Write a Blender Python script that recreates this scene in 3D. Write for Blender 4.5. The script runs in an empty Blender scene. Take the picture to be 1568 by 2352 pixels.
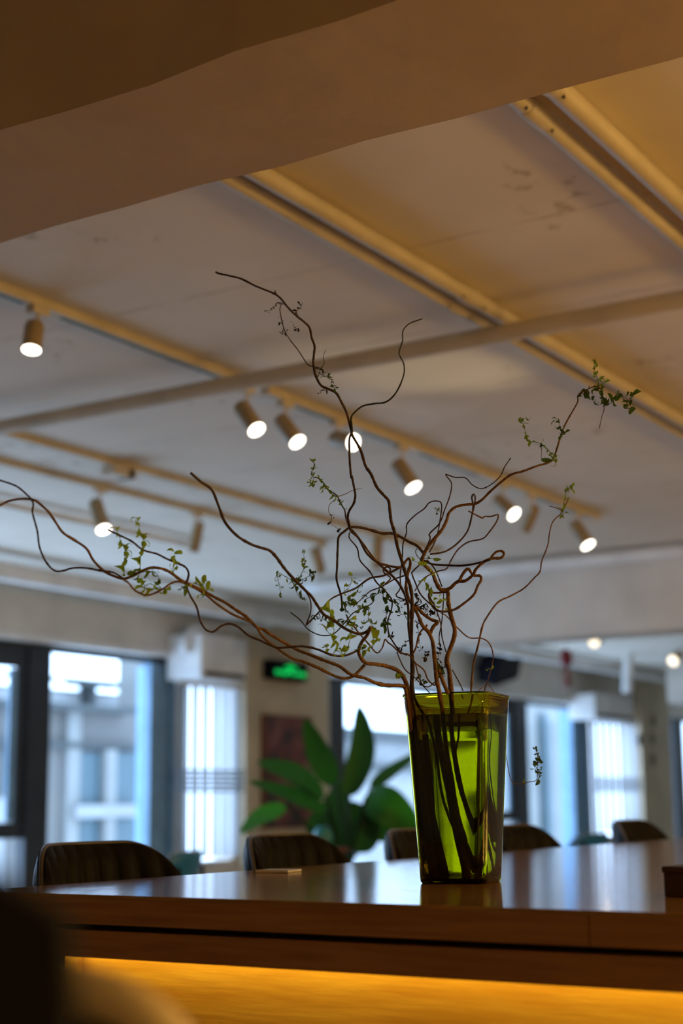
import bpy, math, random
import numpy as np
from mathutils import Vector, Matrix
random.seed(7)
C = bpy.context.scene.collection
HC = 0.90                                    # camera height; table top at 0.75
F_PX, PITCH, YAW, ROLL = 3487.1, .188124, .559555, -.009702

def _axes():
    cp, sp, cr, sr = math.cos(PITCH), math.sin(PITCH), math.cos(ROLL), math.sin(ROLL)
    M = np.array([[cr, -sr, 0], [sr, cr, 0], [0, 0, 1]]) @ np.array([[1, 0, 0], [0, cp, sp], [0, -sp, cp]])
    return np.array([M @ np.array(v) for v in ((math.sin(YAW), 0, math.cos(YAW)), (-math.cos(YAW), 0, math.sin(YAW)), (0, -1, 0))])
AX = _axes()                                  # rows: world axes expressed in camera coordinates

# ------------------------------------------------------------------ camera
cam = bpy.data.cameras.new('camera'); co = bpy.data.objects.new('camera', cam); C.objects.link(co)
m = Matrix.Identity(4)
for i in range(3):
    m[i][0] = AX[i][0]; m[i][1] = -AX[i][1]; m[i][2] = -AX[i][2]
m[2][3] = HC
co.matrix_world = m
cam.sensor_fit = 'VERTICAL'; cam.sensor_height = 36; cam.sensor_width = 24
cam.lens = F_PX * 36 / 2352; cam.clip_start = .05; cam.clip_end = 300
cam.dof.use_dof = True; cam.dof.focus_distance = 2.84; cam.dof.aperture_fstop = 2.5
bpy.context.scene.camera = co

# ------------------------------------------------------------------ world, exposure
sc = bpy.context.scene
sc.view_settings.view_transform = 'Standard'; sc.view_settings.look = 'None'
sc.view_settings.gamma = 1; sc.view_settings.use_curve_mapping = False
sc.view_settings.exposure = 0.0
sc.cycles.max_bounces = 12; sc.cycles.transmission_bounces = 10; sc.cycles.transparent_max_bounces = 16
sc.cycles.diffuse_bounces = 5; sc.cycles.glossy_bounces = 4; sc.cycles.sample_clamp_indirect = 6
sc.cycles.caustics_refractive = False; sc.cycles.caustics_reflective = False
w = bpy.data.worlds.new('sky'); sc.world = w; w.use_nodes = True
nt = w.node_tree; bg = nt.nodes['Background']
SKY = (.50, .69, 1.0); SKY_S = 6.6
bg.inputs[0].default_value = (*SKY, 1); bg.inputs[1].default_value = SKY_S

def light(name, kind, loc, power, color, size=.1, target=None, **k):
    l = bpy.data.lights.new(name, kind); l.energy = power; l.color = color
    o = bpy.data.objects.new(name, l); C.objects.link(o); o.location = loc
    if kind == 'AREA':
        l.shape = 'RECTANGLE'; l.size, l.size_y = size
    else: l.shadow_soft_size = size
    if target is not None:
        o.rotation_euler = (Vector(target) - Vector(loc)).to_track_quat('-Z', 'Y').to_euler()
    for a, b in k.items(): setattr(l, a, b)
    return o

def portal(x0, x1, z0, z1):                   # lets the renderer sample the sky through a window
    o = light('window_portal', 'AREA', ((x0+x1)/2, 9.36, (z0+z1)/2), 1, (1, 1, 1), (x1-x0, z1-z0), ((x0+x1)/2, 0, (z0+z1)/2))
    o.data.cycles.is_portal = True
for p in ((4.0, 11.4, .1, 2.25), (14, 21.2, .1, 2.25), (24.5, 29, .1, 2.25)): portal(*p)
WARM = (1.0, .60, .15)
# unseen warm point lights, added to warm the ceiling and the room
for (x, y, z, p) in ((-1.6, -3.2, 1.75, 14), (3.2, -2.4, 1.4, 110), (5.8, -2.4, 1.4, 120), (8.6, -2.6, 1.5, 90)):
    light('warm_fill', 'POINT', (x, y, z), p, WARM, .30)

# ------------------------------------------------------------------ pixel helpers (positions only)
def ray(x, y): return AX @ np.array([(x-784)/F_PX, (y-1176)/F_PX, 1.])
def hit(x, y, axis, val):                     # world point on a world plane (z given above the floor)
    v = val - HC if axis == 2 else val
    r = ray(x, y); p = r * (v / r[axis]); return Vector((p[0], p[1], p[2] + HC))
def at(x, y, d):                              # world point at distance d along the view axis
    p = ray(x, y) * d; return Vector((p[0], p[1], p[2] + HC))

# ------------------------------------------------------------------ materials
def mat(name, col, rough=.5, metal=0, col2=None, scale=8, bump=0, bscale=None, spec=.5, coat=0, emit=None, es=0, trans=0, ior=1.45, stretch=None, detail=4, lo=.35, hi=.65):
    m = bpy.data.materials.new(name); m.use_nodes = True; t = m.node_tree; b = t.nodes['Principled BSDF']
    b.inputs['Base Color'].default_value = (*col, 1); b.inputs['Roughness'].default_value = rough
    b.inputs['Metallic'].default_value = metal; b.inputs['Specular IOR Level'].default_value = spec
    b.inputs['Coat Weight'].default_value = coat; b.inputs['Transmission Weight'].default_value = trans; b.inputs['IOR'].default_value = ior
    if emit: b.inputs['Emission Color'].default_value = (*emit, 1); b.inputs['Emission Strength'].default_value = es
    tc = t.nodes.new('ShaderNodeTexCoord'); mp = t.nodes.new('ShaderNodeMapping'); t.links.new(tc.outputs['Object'], mp.inputs[0])
    if stretch: mp.inputs['Scale'].default_value = stretch
    n = t.nodes.new('ShaderNodeTexNoise'); n.inputs['Scale'].default_value = scale; n.inputs['Detail'].default_value = detail
    t.links.new(mp.outputs[0], n.inputs['Vector'])
    c2 = col2 or tuple(c * .82 for c in col)
    r = t.nodes.new('ShaderNodeValToRGB'); r.color_ramp.elements[0].position = lo; r.color_ramp.elements[1].position = hi
    r.color_ramp.elements[0].color = (*c2, 1); r.color_ramp.elements[1].color = (*col, 1)
    t.links.new(n.outputs['Fac'], r.inputs[0]); t.links.new(r.outputs[0], b.inputs['Base Color'])
    if bump:
        n2 = t.nodes.new('ShaderNodeTexNoise'); n2.inputs['Scale'].default_value = bscale or scale * 3; n2.inputs['Detail'].default_value = 5
        t.links.new(mp.outputs[0], n2.inputs['Vector'])
        bp = t.nodes.new('ShaderNodeBump'); bp.inputs['Strength'].default_value = bump; bp.inputs['Distance'].default_value = .01
        t.links.new(n2.outputs['Fac'], bp.inputs['Height']); t.links.new(bp.outputs[0], b.inputs['Normal'])
    return m

def ceiling_mat():                            # cream painted concrete: faint patches, small stains, broken form joints
    m = mat('painted_concrete', (.78, .72, .64), .75, col2=(.72, .65, .56), scale=1.6, bump=.25, bscale=9)
    t = m.node_tree; b = t.nodes['Principled BSDF']; src = b.inputs['Base Color'].links[0].from_socket
    tc = next(n for n in t.nodes if n.type == 'TEX_COORD')
    n = t.nodes.new('ShaderNodeTexNoise'); n.inputs['Scale'].default_value = 11; n.inputs['Detail'].default_value = 3; n.inputs['Roughness'].default_value = .6
    t.links.new(tc.outputs['Object'], n.inputs['Vector'])
    n0 = t.nodes.new('ShaderNodeTexNoise'); n0.inputs['Scale'].default_value = 1.3; t.links.new(tc.outputs['Object'], n0.inputs['Vector'])
    mu = t.nodes.new('ShaderNodeMath'); mu.operation = 'MULTIPLY'; t.links.new(n.outputs['Fac'], mu.inputs[0]); t.links.new(n0.outputs['Fac'], mu.inputs[1])
    r = t.nodes.new('ShaderNodeMapRange'); r.inputs[1].default_value = .38; r.inputs[2].default_value = .46; t.links.new(mu.outputs[0], r.inputs[0])
    # form joints: lines of constant x
    sep = t.nodes.new('ShaderNodeSeparateXYZ'); t.links.new(tc.outputs['Object'], sep.inputs[0])
    wob = t.nodes.new('ShaderNodeTexNoise'); wob.inputs['Scale'].default_value = 14; t.links.new(tc.outputs['Object'], wob.inputs['Vector'])
    a = t.nodes.new('ShaderNodeMath'); a.operation = 'MULTIPLY_ADD'; a.inputs[1].default_value = .02; t.links.new(wob.outputs['Fac'], a.inputs[0]); t.links.new(sep.outputs[0], a.inputs[2])
    s = t.nodes.new('ShaderNodeMath'); s.operation = 'SUBTRACT'; s.inputs[1].default_value = 4.42; t.links.new(a.outputs[0], s.inputs[0])
    pp = t.nodes.new('ShaderNodeMath'); pp.operation = 'PINGPONG'; pp.inputs[1].default_value = .44; t.links.new(s.outputs[0], pp.inputs[0])
    lt = t.nodes.new('ShaderNodeMapRange'); lt.inputs[1].default_value = .010; lt.inputs[2].default_value = .002; t.links.new(pp.outputs[0], lt.inputs[0])
    nb = t.nodes.new('ShaderNodeTexNoise'); nb.inputs['Scale'].default_value = 5; t.links.new(tc.outputs['Object'], nb.inputs['Vector'])
    gt = t.nodes.new('ShaderNodeMapRange'); gt.inputs[1].default_value = .38; gt.inputs[2].default_value = .55; t.links.new(nb.outputs['Fac'], gt.inputs[0])
    l2 = t.nodes.new('ShaderNodeMath'); l2.operation = 'MULTIPLY'; t.links.new(lt.outputs[0], l2.inputs[0]); t.links.new(gt.outputs[0], l2.inputs[1])
    mx = t.nodes.new('ShaderNodeMath'); mx.operation = 'MAXIMUM'; t.links.new(l2.outputs[0], mx.inputs[0]); t.links.new(r.outputs[0], mx.inputs[1])
    f = t.nodes.new('ShaderNodeMath'); f.operation = 'MULTIPLY'; f.inputs[1].default_value = .55; t.links.new(mx.outputs[0], f.inputs[0])
    mix = t.nodes.new('ShaderNodeMix'); mix.data_type = 'RGBA'; t.links.new(f.outputs[0], mix.inputs[0]); t.links.new(src, mix.inputs[6]); mix.inputs[7].default_value = (.28, .22, .13, 1)
    t.links.new(mix.outputs[2], b.inputs['Base Color'])
    return m

M = {}
M['ceiling'] = ceiling_mat()
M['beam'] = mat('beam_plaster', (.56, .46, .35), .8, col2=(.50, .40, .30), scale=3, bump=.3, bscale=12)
M['wall'] = mat('white_wall_paint', (.76, .73, .67), .7, scale=2, bump=.1)
M['floor'] = mat('oak_plank_floor', (.52, .42, .30), .5, scale=3)
M['pier'] = mat('cream_pier_paint', (.62, .53, .38), .75, scale=2, bump=.1)
M['pipe'] = mat('cream_pipe_paint', (.66, .60, .49), .45, scale=4)
M['white'] = mat('white_paint', (.86, .86, .86), .5, scale=4)
M['frame'] = mat('dark_bronze_frame', (.035, .040, .050), .4, metal=.0, scale=6)
M['reveal'] = mat('daylit_jamb_blue', (.22, .38, .55), .5, scale=5)  # blue of the daylight on the reveal is put into this colour
M['oak'] = mat('lacquered_oak', (.40, .225, .075), .075, col2=(.28, .145, .045), scale=5, stretch=(12, 1, 12), bump=.03, bscale=14, spec=.45, ior=1.26)
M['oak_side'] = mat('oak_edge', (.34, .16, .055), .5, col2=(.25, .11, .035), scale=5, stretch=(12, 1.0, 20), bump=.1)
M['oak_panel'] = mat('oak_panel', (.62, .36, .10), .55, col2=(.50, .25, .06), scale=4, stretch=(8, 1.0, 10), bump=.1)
M['gap'] = mat('dark_gap', (.012, .008, .006), .9)
M['leather'] = mat('dark_brown_leather', (.0050, .0040, .0034), .55, spec=.12, col2=(.0036, .003, .0026), scale=40, bump=.15, bscale=160)
M['piping'] = mat('grey_piping', (.10, .085, .075), .35, scale=30)
M['metal'] = mat('black_metal', (.02, .02, .02), .35, metal=.6, scale=10)
M['blue'] = mat('blue_plastic', (.02, .22, .60), .35, scale=10)
M['bluerim'] = mat('pale_blue_plastic', (.30, .42, .62), .35, scale=10)
M['bark'] = mat('willow_bark', (.26, .125, .042), .55, col2=(.13, .060, .022), scale=60, bump=.5, bscale=220)
M['bark_dark'] = mat('dark_willow_bark', (.085, .038, .022), .6, col2=(.05, .025, .016), scale=60, bump=.5, bscale=220)
M['green_bark'] = mat('green_willow_bark', (.045, .060, .035), .5, scale=60, bump=.3)
def leafmat(name, col, tr):
    m = mat(name, col, .5, scale=90); t = m.node_tree; b = t.nodes['Principled BSDF']
    tl = t.nodes.new('ShaderNodeBsdfTranslucent'); tl.inputs[0].default_value = (*tr, 1)
    ms = t.nodes.new('ShaderNodeMixShader'); ms.inputs[0].default_value = .45
    t.links.new(b.outputs[0], ms.inputs[1]); t.links.new(tl.outputs[0], ms.inputs[2]); t.links.new(ms.outputs[0], t.nodes['Material Output'].inputs[0])
    return m
M['leaf'] = leafmat('willow_leaf', (.13, .20, .025), (.35, .50, .04))
M['leaf_dark'] = leafmat('dark_willow_leaf', (.05, .085, .02), (.10, .18, .02))
M['leaf_yellow'] = leafmat('young_willow_leaf', (.30, .40, .03), (.62, .85, .05))
M['leaf_dry'] = mat('dry_leaf', (.045, .035, .022), .7, scale=60)
M['plant'] = leafmat('plant_leaf', (.012, .055, .010), (.02, .09, .006))
M['plant_bright'] = leafmat('plant_leaf_bright', (.02, .14, .02), (.05, .26, .01))
M['terra'] = mat('terracotta', (.16, .05, .025), .7, scale=10)
M['teal'] = mat('teal_glaze', (.05, .30, .33), .3, scale=10)
M['blockwood'] = mat('dark_block_wood', (.05, .022, .012), .5, scale=12)
M['acrylic'] = mat('acrylic', (.80, .78, .74), .25, scale=30)
M['beige'] = mat('beige_shell', (.90, .74, .42), .5, scale=12)
M['shell'] = mat('taupe_shell', (.035, .022, .014), .6, scale=12)
M['black'] = mat('black_cloth', (.006, .006, .006), .9, scale=40)
M['blackbox'] = mat('black_plastic', (.006, .006, .010), .8, spec=.1, scale=20)
M['red'] = mat('red_cloth', (.22, .008, .012), .6, scale=20)
M['pink'] = mat('faded_red_tassel', (.30, .12, .11), .7, scale=20)
M['decal'] = mat('dark_wall_decal', (.08, .065, .05), .6, scale=20)
M['soil'] = mat('soil', (.03, .018, .01), .9, scale=30)
M['lens'] = mat('lamp_lens', (1, 1, 1), .4, emit=(1, .93, .80), es=7)
M['lens_warm'] = mat('warm_lamp_lens', (1, 1, 1), .4, emit=(1, .80, .50), es=2.2)
M['led'] = mat('led_strip', (1, .6, .2), .4, emit=(1, .60, .12), es=5)
M['exit'] = mat('green_exit_glow', (0, .4, .1), .5, emit=(0, .75, .12), es=.75)
M['teal_slot'] = mat('track_slot', (.02, .10, .11), .4, scale=10)  # teal carries the blue light seen in the slot
M['socket'] = mat('dark_socket', (.02, .015, .01), .6)
M['shade'] = mat('taupe_lamp_body', (.40, .30, .17), .5, scale=12)
M['ext_wall'] = mat('outside_beige_wall', (.115, .105, .095), .8, scale=.7, col2=(.10, .095, .09))
M['ext_pale'] = mat('outside_white_wall', (.19, .19, .18), .8, scale=.7)
M['ext_glass'] = mat('outside_window_glass', (.05, .085, .10), .5, scale=.7)
M['ext_dark'] = mat('outside_dark_eave', (.04, .045, .045), .7, scale=.7)
M['ext_roof'] = mat('outside_light_roof', (.24, .24, .24), .7, scale=.7)

def glass_pane():
    m = bpy.data.materials.new('window_glass'); m.use_nodes = True; t = m.node_tree; t.nodes.remove(t.nodes['Principled BSDF'])
    tr = t.nodes.new('ShaderNodeBsdfTransparent'); tr.inputs[0].default_value = (.93, .97, .98, 1)
    g = t.nodes.new('ShaderNodeBsdfGlossy'); g.inputs['Roughness'].default_value = .02
    lw = t.nodes.new('ShaderNodeLayerWeight'); lw.inputs[0].default_value = .5
    pw = t.nodes.new('ShaderNodeMath'); pw.operation = 'POWER'; pw.inputs[1].default_value = 5; t.links.new(lw.outputs['Facing'], pw.inputs[0])
    ml = t.nodes.new('ShaderNodeMath'); ml.operation = 'MULTIPLY_ADD'; ml.inputs[1].default_value = .9; ml.inputs[2].default_value = .03; t.links.new(pw.outputs[0], ml.inputs[0])
    ms = t.nodes.new('ShaderNodeMixShader'); t.links.new(ml.outputs[0], ms.inputs[0]); t.links.new(tr.outputs[0], ms.inputs[1]); t.links.new(g.outputs[0], ms.inputs[2])
    t.links.new(ms.outputs[0], t.nodes['Material Output'].inputs[0]); return m
M['pane'] = glass_pane()
def blind_mat():
    m = mat('sheer_blind_fabric', (.60, .64, .66), .8, scale=30); t = m.node_tree; b = t.nodes['Principled BSDF']
    tl = t.nodes.new('ShaderNodeBsdfTranslucent'); tl.inputs[0].default_value = (.30, .32, .33, 1)
    ms = t.nodes.new('ShaderNodeMixShader'); ms.inputs[0].default_value = .75
    t.links.new(b.outputs[0], ms.inputs[1]); t.links.new(tl.outputs[0], ms.inputs[2]); t.links.new(ms.outputs[0], t.nodes['Material Output'].inputs[0]); return m
M['blind'] = blind_mat()
M['vase'] = mat('olive_green_plastic', (.46, .43, .010), .04, trans=1, ior=1.36, scale=8, col2=(.43, .40, .009))
M['water'] = mat('murky_green_water', (.58, .66, .06), .0, trans=1, ior=1.33, scale=6, col2=(.52, .60, .05))
def art_mat():
    m = mat('abstract_print', (.16, .03, .02), .5, col2=(.03, .012, .012), scale=4, detail=2, lo=.4, hi=.55)
    t = m.node_tree; b = t.nodes['Principled BSDF']; r = next(n for n in t.nodes if n.type == 'VALTORGB')
    e = r.color_ramp.elements.new(.72); e.color = (.22, .12, .10, 1); return m
M['art'] = art_mat()

# ------------------------------------------------------------------ mesh helpers
class MB:
    def __init__(s): s.v = []; s.f = []; s.sm = []
    def add(s, v, f, smooth=False):
        n = len(s.v); s.v += [tuple(p) for p in v]; s.f += [tuple(i+n for i in q) for q in f]; s.sm += [smooth]*len(f); return s
    def box(s, a, b, rot=None, bev=0):
        x0, y0, z0 = (min(a[i], b[i]) for i in range(3)); x1, y1, z1 = (max(a[i], b[i]) for i in range(3))
        if bev:
            vs = []; c = ((x0+x1)/2, (y0+y1)/2, (z0+z1)/2); h = ((x1-x0)/2, (y1-y0)/2, (z1-z0)/2)
            import bmesh
            bm = bmesh.new(); bmesh.ops.create_cube(bm, size=2)
            for v in bm.verts: v.co = Vector((v.co[i]*h[i] for i in range(3)))
            bmesh.ops.bevel(bm, geom=bm.edges[:], offset=bev, segments=2, affect='EDGES', profile=.5)
            vs = [Vector(v.co) for v in bm.verts]; fs = [[v.index for v in f.verts] for f in bm.faces]; bm.free()
            if rot is not None: vs = [rot @ v for v in vs]
            return s.add([v + Vector(c) for v in vs], fs)
        v = [(x, y, z) for x in (x0, x1) for y in (y0, y1) for z in (z0, z1)]
        if rot is not None:
            c = Vector(((x0+x1)/2, (y0+y1)/2, (z0+z1)/2)); v = [rot @ (Vector(p)-c) + c for p in v]
        return s.add(v, [(0, 1, 3, 2), (4, 6, 7, 5), (0, 4, 5, 1), (2, 3, 7, 6), (0, 2, 6, 4), (1, 5, 7, 3)])
    def tube(s, pts, rad, n=8, cap=True):
        pts = [Vector(p) for p in pts]; m = len(pts)
        if not hasattr(rad, '__len__'): rad = [rad]*m
        t0 = (pts[1]-pts[0]).normalized(); u = t0.orthogonal().normalized(); V = []
        for i in range(m):
            t = (pts[min(i+1, m-1)] - pts[max(i-1, 0)]); t = t.normalized() if t.length > 1e-9 else t0
            u = (u - t*u.dot(t)); u = u.normalized() if u.length > 1e-6 else t.orthogonal().normalized(); w_ = t.cross(u)
            V += [pts[i] + (u*math.cos(a) + w_*math.sin(a))*rad[i] for a in (2*math.pi*k/n for k in range(n))]
        Fc = [(i*n+k, i*n+(k+1) % n, (i+1)*n+(k+1) % n, (i+1)*n+k) for i in range(m-1) for k in range(n)]
        s.add(V, Fc, True)
        if cap:
            b = len(s.v) - m*n
            s.f += [tuple(b+k for k in reversed(range(n))), tuple(b+(m-1)*n+k for k in range(n))]; s.sm += [False, False]
        return s
    def grid(s, rows, smooth=True, close=False):
        a, b = len(rows), len(rows[0]); V = [p for r in rows for p in r]
        e = b if close else b-1
        return s.add(V, [(i*b+j, i*b+(j+1) % b, (i+1)*b+(j+1) % b, (i+1)*b+j) for i in range(a-1) for j in range(e)], smooth)
    def build(s, name, material, parent=None):
        me = bpy.data.meshes.new(name); me.from_pydata(s.v, [], s.f); me.polygons.foreach_set('use_smooth', s.sm); me.materials.append(material); me.update()
        o = bpy.data.objects.new(name, me); C.objects.link(o)
        if parent is not None: o.parent = parent
        return o

def tag(o, label, cat, group=None):
    o['label'] = label; o['category'] = cat
    if group: o['group'] = group
    return o
def thing(name, label, cat, loc=(0, 0, 0), rz=0, group=None):
    o = bpy.data.objects.new(name, None); C.objects.link(o); o.location = loc; o.rotation_euler = (0, 0, rz)
    o.empty_display_size = .1
    return tag(o, label, cat, group)
def struct(o): o['kind'] = 'structure'; return o
def dup(o, parent=None):
    c = o.copy(); C.objects.link(c)
    if parent is not None: c.parent = parent
    for ch in list(o.children): dup(ch, c)
    return c

# ------------------------------------------------------------------ the room
W, CZ = 9.02, 2.80                            # window wall plane, ceiling height
XL, XR, YB = -3.5, 30.0, -5.0
struct(MB().box((XL, YB, -.1), (XR, W+.42, 0)).build('floor', M['floor']))
struct(MB().box((XL, YB, CZ), (XR, W+.42, CZ+.15)).build('ceiling', M['ceiling']))
wl = MB(); SILL, HEAD = .10, 2.25
ops = [(4.0, 11.4, SILL, HEAD), (11.52, 12.32, .35, 2.02), (14.0, 21.2, SILL, HEAD), (21.3, 23.05, .35, 2.05), (24.5, 29.0, SILL, HEAD)]
wl.box((XL, W, 0), (XR, W+.22, .10)); wl.box((XL, W, HEAD), (XR, W+.22, CZ))
xs = XL
for (a, b, z0, z1) in ops:
    wl.box((xs, W, .10), (a, W+.22, HEAD)); xs = b
    if z0 > SILL: wl.box((a, W, .10), (b, W+.22, z0)); wl.box((a, W, z1), (b, W+.22, HEAD))
wl.box((xs, W, .10), (XR, W+.22, HEAD))
struct(wl.build('wall_left', M['wall']))
struct(MB().box((XR, YB, 0), (XR+.2, W+.42, CZ)).build('wall_far', M['wall']))
struct(MB().box((XL-.2, YB, 0), (XL, W+.42, CZ)).build('wall_back', M['wall']))
struct(MB().box((XL, YB-.2, 0), (XR, YB, CZ)).build('wall_right', M['wall']))
# deep ceiling beams
ZB = HC + 1.25
def beam(name, x0, x1, y0, y1, zb=ZB, wob=.004, seed=1):
    rnd = random.Random(seed); n = 70; rows = [[], [], [], []]
    for i in range(n+1):
        y = y0 + (y1-y0)*i/n; e = rnd.uniform(-wob, wob); g = rnd.uniform(-wob, wob)
        rows[0].append((x0, y, CZ)); rows[1].append((x0+g, y, zb)); rows[2].append((x1+e, y, zb)); rows[3].append((x1, y, CZ))
    o = MB().grid(rows, False).build(name, M['beam']); return struct(o)
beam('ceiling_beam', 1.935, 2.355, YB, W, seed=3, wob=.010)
b2 = beam('ceiling_beam', 11.0, 11.42, YB, 7.2, seed=4); b2.data.materials[0] = M['wall']
b3 = beam('ceiling_beam', 19.7, 20.1, YB, 7.2, seed=5); b3.data.materials[0] = M['wall']

# cream painted wall piers between the window bays
for k, (a, b) in enumerate(((12.40, 13.95), (23.1, 24.45))):
    struct(MB().box((a, W-.10, 0), (b, W, CZ-.02)).build('trim_%d' % (k+5), M['pier']))
# windows: fixed panes, a heavy mullion, a casement with its own sash
GY = W + .15
def window(i, x0, x1, mulls, sash=None, z0=SILL, z1=HEAD, top=.055):
    fr = MB(); d = .055
    fr.box((x0, GY-.05, z1-top), (x1, GY+.03, z1)); fr.box((x0, GY-.05, z0), (x1, GY+.03, z0+.06))
    fr.box((x0, GY-.05, z0+.06), (x0+.05, GY+.03, z1-top)); fr.box((x1-.05, GY-.05, z0+.06), (x1, GY+.03, z1-top))
    for (a, b) in mulls: fr.box((a, GY-.07, z0+.06), (b, GY+.03, z1-top))
    o = struct(fr.build('window_%d' % i, M['frame']))
    edges = [x0+.05] + [e for mm in mulls for e in mm] + [x1-.05]
    for a, b in zip(edges[::2], edges[1::2]):
        MB().box((a, GY, z0+.06), (b, GY+.006, z1-top)).build('pane', M['pane'], o)
    if sash:
        for (a, b) in sash:
            s = MB(); s.box((a, GY-.045, z1-top-.16), (b, GY-.01, z1-top)); s.box((a, GY-.045, .62), (b, GY-.01, .75))
            s.box((a, GY-.045, .75), (a+.06, GY-.01, z1-top-.16)); s.box((b-.1, GY-.045, .75), (b, GY-.01, z1-top-.16))
            s.build('sash', M['frame'], o)
            MB().box((b-.19, GY-.040, .76), (b-.105, GY-.02, z1-top-.17)).build('sash_edge', M['reveal'], o)
    return o
w1 = window(1, 4.0, 11.4, [(5.6, 5.9), (9.52, 9.79)], [(8.2, 9.52)])
w2 = window(2, 14.0, 21.2, [(14.24, 14.56), (18.92, 19.32)], [(17.6, 18.92)])
w3 = window(3, 24.5, 29.0, [(25.1, 25.6)])
for (x, o) in ((11.4, w1), (21.2, w2)):       # jamb facing the camera, coloured with the daylight blue
    MB().box((x-.012, W-.005, SILL), (x, GY+.30, HEAD-.06)).build('jamb', M['reveal'], o)
    MB().box((x-.30 if x < 20 else x-.42, W+.05, SILL), (x-.05, GY-.01, HEAD-.06)).build('jamb_panel', M['reveal'], o)
# a thin painted drip edge above the windows
for k, (a, b) in enumerate(((XL, 11.5), (13.9, 21.3))):
    struct(MB().box((a, W-.05, HEAD), (b, W, HEAD+.045)).build('trim_%d' % (k+1), M['white']))

# vertical slat blinds beside the windows
def blind(x0, x1, z0, z1, n, lab):
    t = thing('vertical_blind', lab, 'blind', (x0, W-.06, z0))
    wd = (x1-x0)/n
    MB().box((-.02, -.03, z1-z0-.02), (x1-x0+.02, .03, z1-z0+.03)).build('headrail', M['white'], t)
    for k in range(n):
        c = (k+.5)*wd; g = [[], []]
        for j in range(7):
            u = -1 + j/3; xx = c + u*wd*.53; yy = .03*(1-u*u) - .015 + .012*u
            g[0].append((xx, yy, 0)); g[1].append((xx, yy, z1-z0-.02))
        MB().grid(g).build('slat', M['blind'], t)
    zc = (.90+.20) - z0
    for k in range(5):
        MB().box((-.03, -.05, zc-.10+k*.045), (x1-x0+.03, -.035, zc-.10+k*.045+.026)).build('tie_band', M['bluerim'], t)
    return t
blind(11.38, 12.34, .38, 2.02, 6, 'white vertical slat blind just right of the large left window')
blind(21.12, 23.0, .40, 2.05, 7, 'white vertical slat blind behind the right-hand chairs, beyond the vase')
for (p0, p1, q0, q1, lab) in ((462, 568, 1452, 1572, 'white wall box above the left slat blind'), (1368, 1456, 1592, 1660, 'white wall box above the right slat blind')):
    x0, x1, z1 = hit(p0, q1, 1, W-.42).x, hit(p1, q1, 1, W-.42).x, min(CZ-.02, hit(p0, q0, 1, W-.42).z)
    t = thing('wall_box', lab, 'air conditioner', ((x0+x1)/2, W, 2.03)); hw = (x1-x0)/2
    MB().box((-hw, -.42, 0), (hw, 0, z1-2.03), bev=.02).build('casing', M['white'], t)
    MB().box((-hw+.05, -.43, .03), (hw-.05, -.415, .07)).build('air_slot', M['socket'], t)

# ------------------------------------------------------------------ outside
ge = MB().box((-20, 24, -9), (70, 24.1, -8.9))
YO = 24.0
def ext(name, cat, lab, px0, px1, py0, py1, m, depth=6, y=YO, bottom=-8):
    a = hit(px0, (py0+py1)/2, 1, y); b = hit(px1, (py0+py1)/2, 1, y); zt = hit((px0+px1)/2, py0, 1, y).z
    t = thing(name, lab, cat, (a.x, y, 0))
    MB().box((0, 0, bottom), (b.x-a.x, depth, zt)).build('facade', m, t)
    return t, a.x, b.x
def epart(t, x0w, px0, px1, py0, py1, name, m, out=.12, y=YO):
    a = hit(px0, (py0+py1)/2, 1, y-out); b = hit(px1, (py0+py1)/2, 1, y-out); zt = hit((px0+px1)/2, py0, 1, y-out).z; zb = hit((px0+px1)/2, py1, 1, y-out).z
    return MB().box((a.x-x0w, -out, zb), (b.x-x0w, .05, zt)).build(name, m, t)
t1, xa, xb = ext('apartment_building', 'building', 'beige building with a dark eave seen through the large left window', -260, 322, 1612, 2300, M['ext_wall'])
epart(t1, xa, -250, 318, 1606, 1622, 'eave', M['ext_dark'], .5)
epart(t1, xa, 150, 180, 1630, 2300, 'pilaster', M['ext_pale'], .15)
epart(t1, xa, -250, 318, 1700, 1712, 'ledge', M['ext_dark'], .2)
for (p0, p1, q0, q1) in ((182, 240, 1728, 1848), (264, 318, 1728, 1848), (182, 240, 1878, 2040), (264, 318, 1878, 2040), (12, 32, 1718, 1825), (-60, -20, 1718, 1825)):
    epart(t1, xa, p0, p1, q0, q1, 'window', M['ext_glass'], .06)
epart(t1, xa, 240, 264, 1722, 2300, 'window_post', M['ext_pale'], .25)
epart(t1, xa, 175, 320, 1848, 1878, 'window_bar', M['ext_roof'], .3)
epart(t1, xa, -250, 5, 1835, 2300, 'parapet', M['ext_roof'], .6)
t2, xa2, xb2 = ext('white_building', 'building', 'tall pale building edge at the right side of the left window', 324, 420, 1500, 2300, M['ext_pale'], .8)
t2['label'] = 'tall pale building edge filling the right side of the left window'
t3, xa3, _ = ext('rooftop_hut', 'building', 'white rooftop structure rising behind the beige building', -200, 300, 1575, 1700, M['ext_roof'], 3, YO+8)
epart(t3, xa3, 196, 300, 1566, 1576, 'awning', M['ext_dark'], .8, YO+8)
epart(t3, xa3, 212, 222, 1576, 1625, 'post', M['ext_dark'], .5, YO+8)
epart(t3, xa3, -200, 300, 1545, 1556, 'railing', M['ext_pale'], .3, YO+8)
t4, xa4, _ = ext('grey_building', 'building', 'grey and white building seen through the middle window behind the plant', 700, 1010, 1674, 2300, M['ext_roof'], .8)
epart(t4, xa4, 700, 1010, 1674, 1700, 'eave', M['ext_dark'], .4)
epart(t4, xa4, 700, 1010, 1755, 1768, 'ledge', M['ext_dark'], .3)
t5, xa5, _ = ext('pale_building', 'building', 'pale blue-white building seen through the window right of the vase', 1150, 1345, 1560, 2300, M['ext_pale'], .8)
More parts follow.
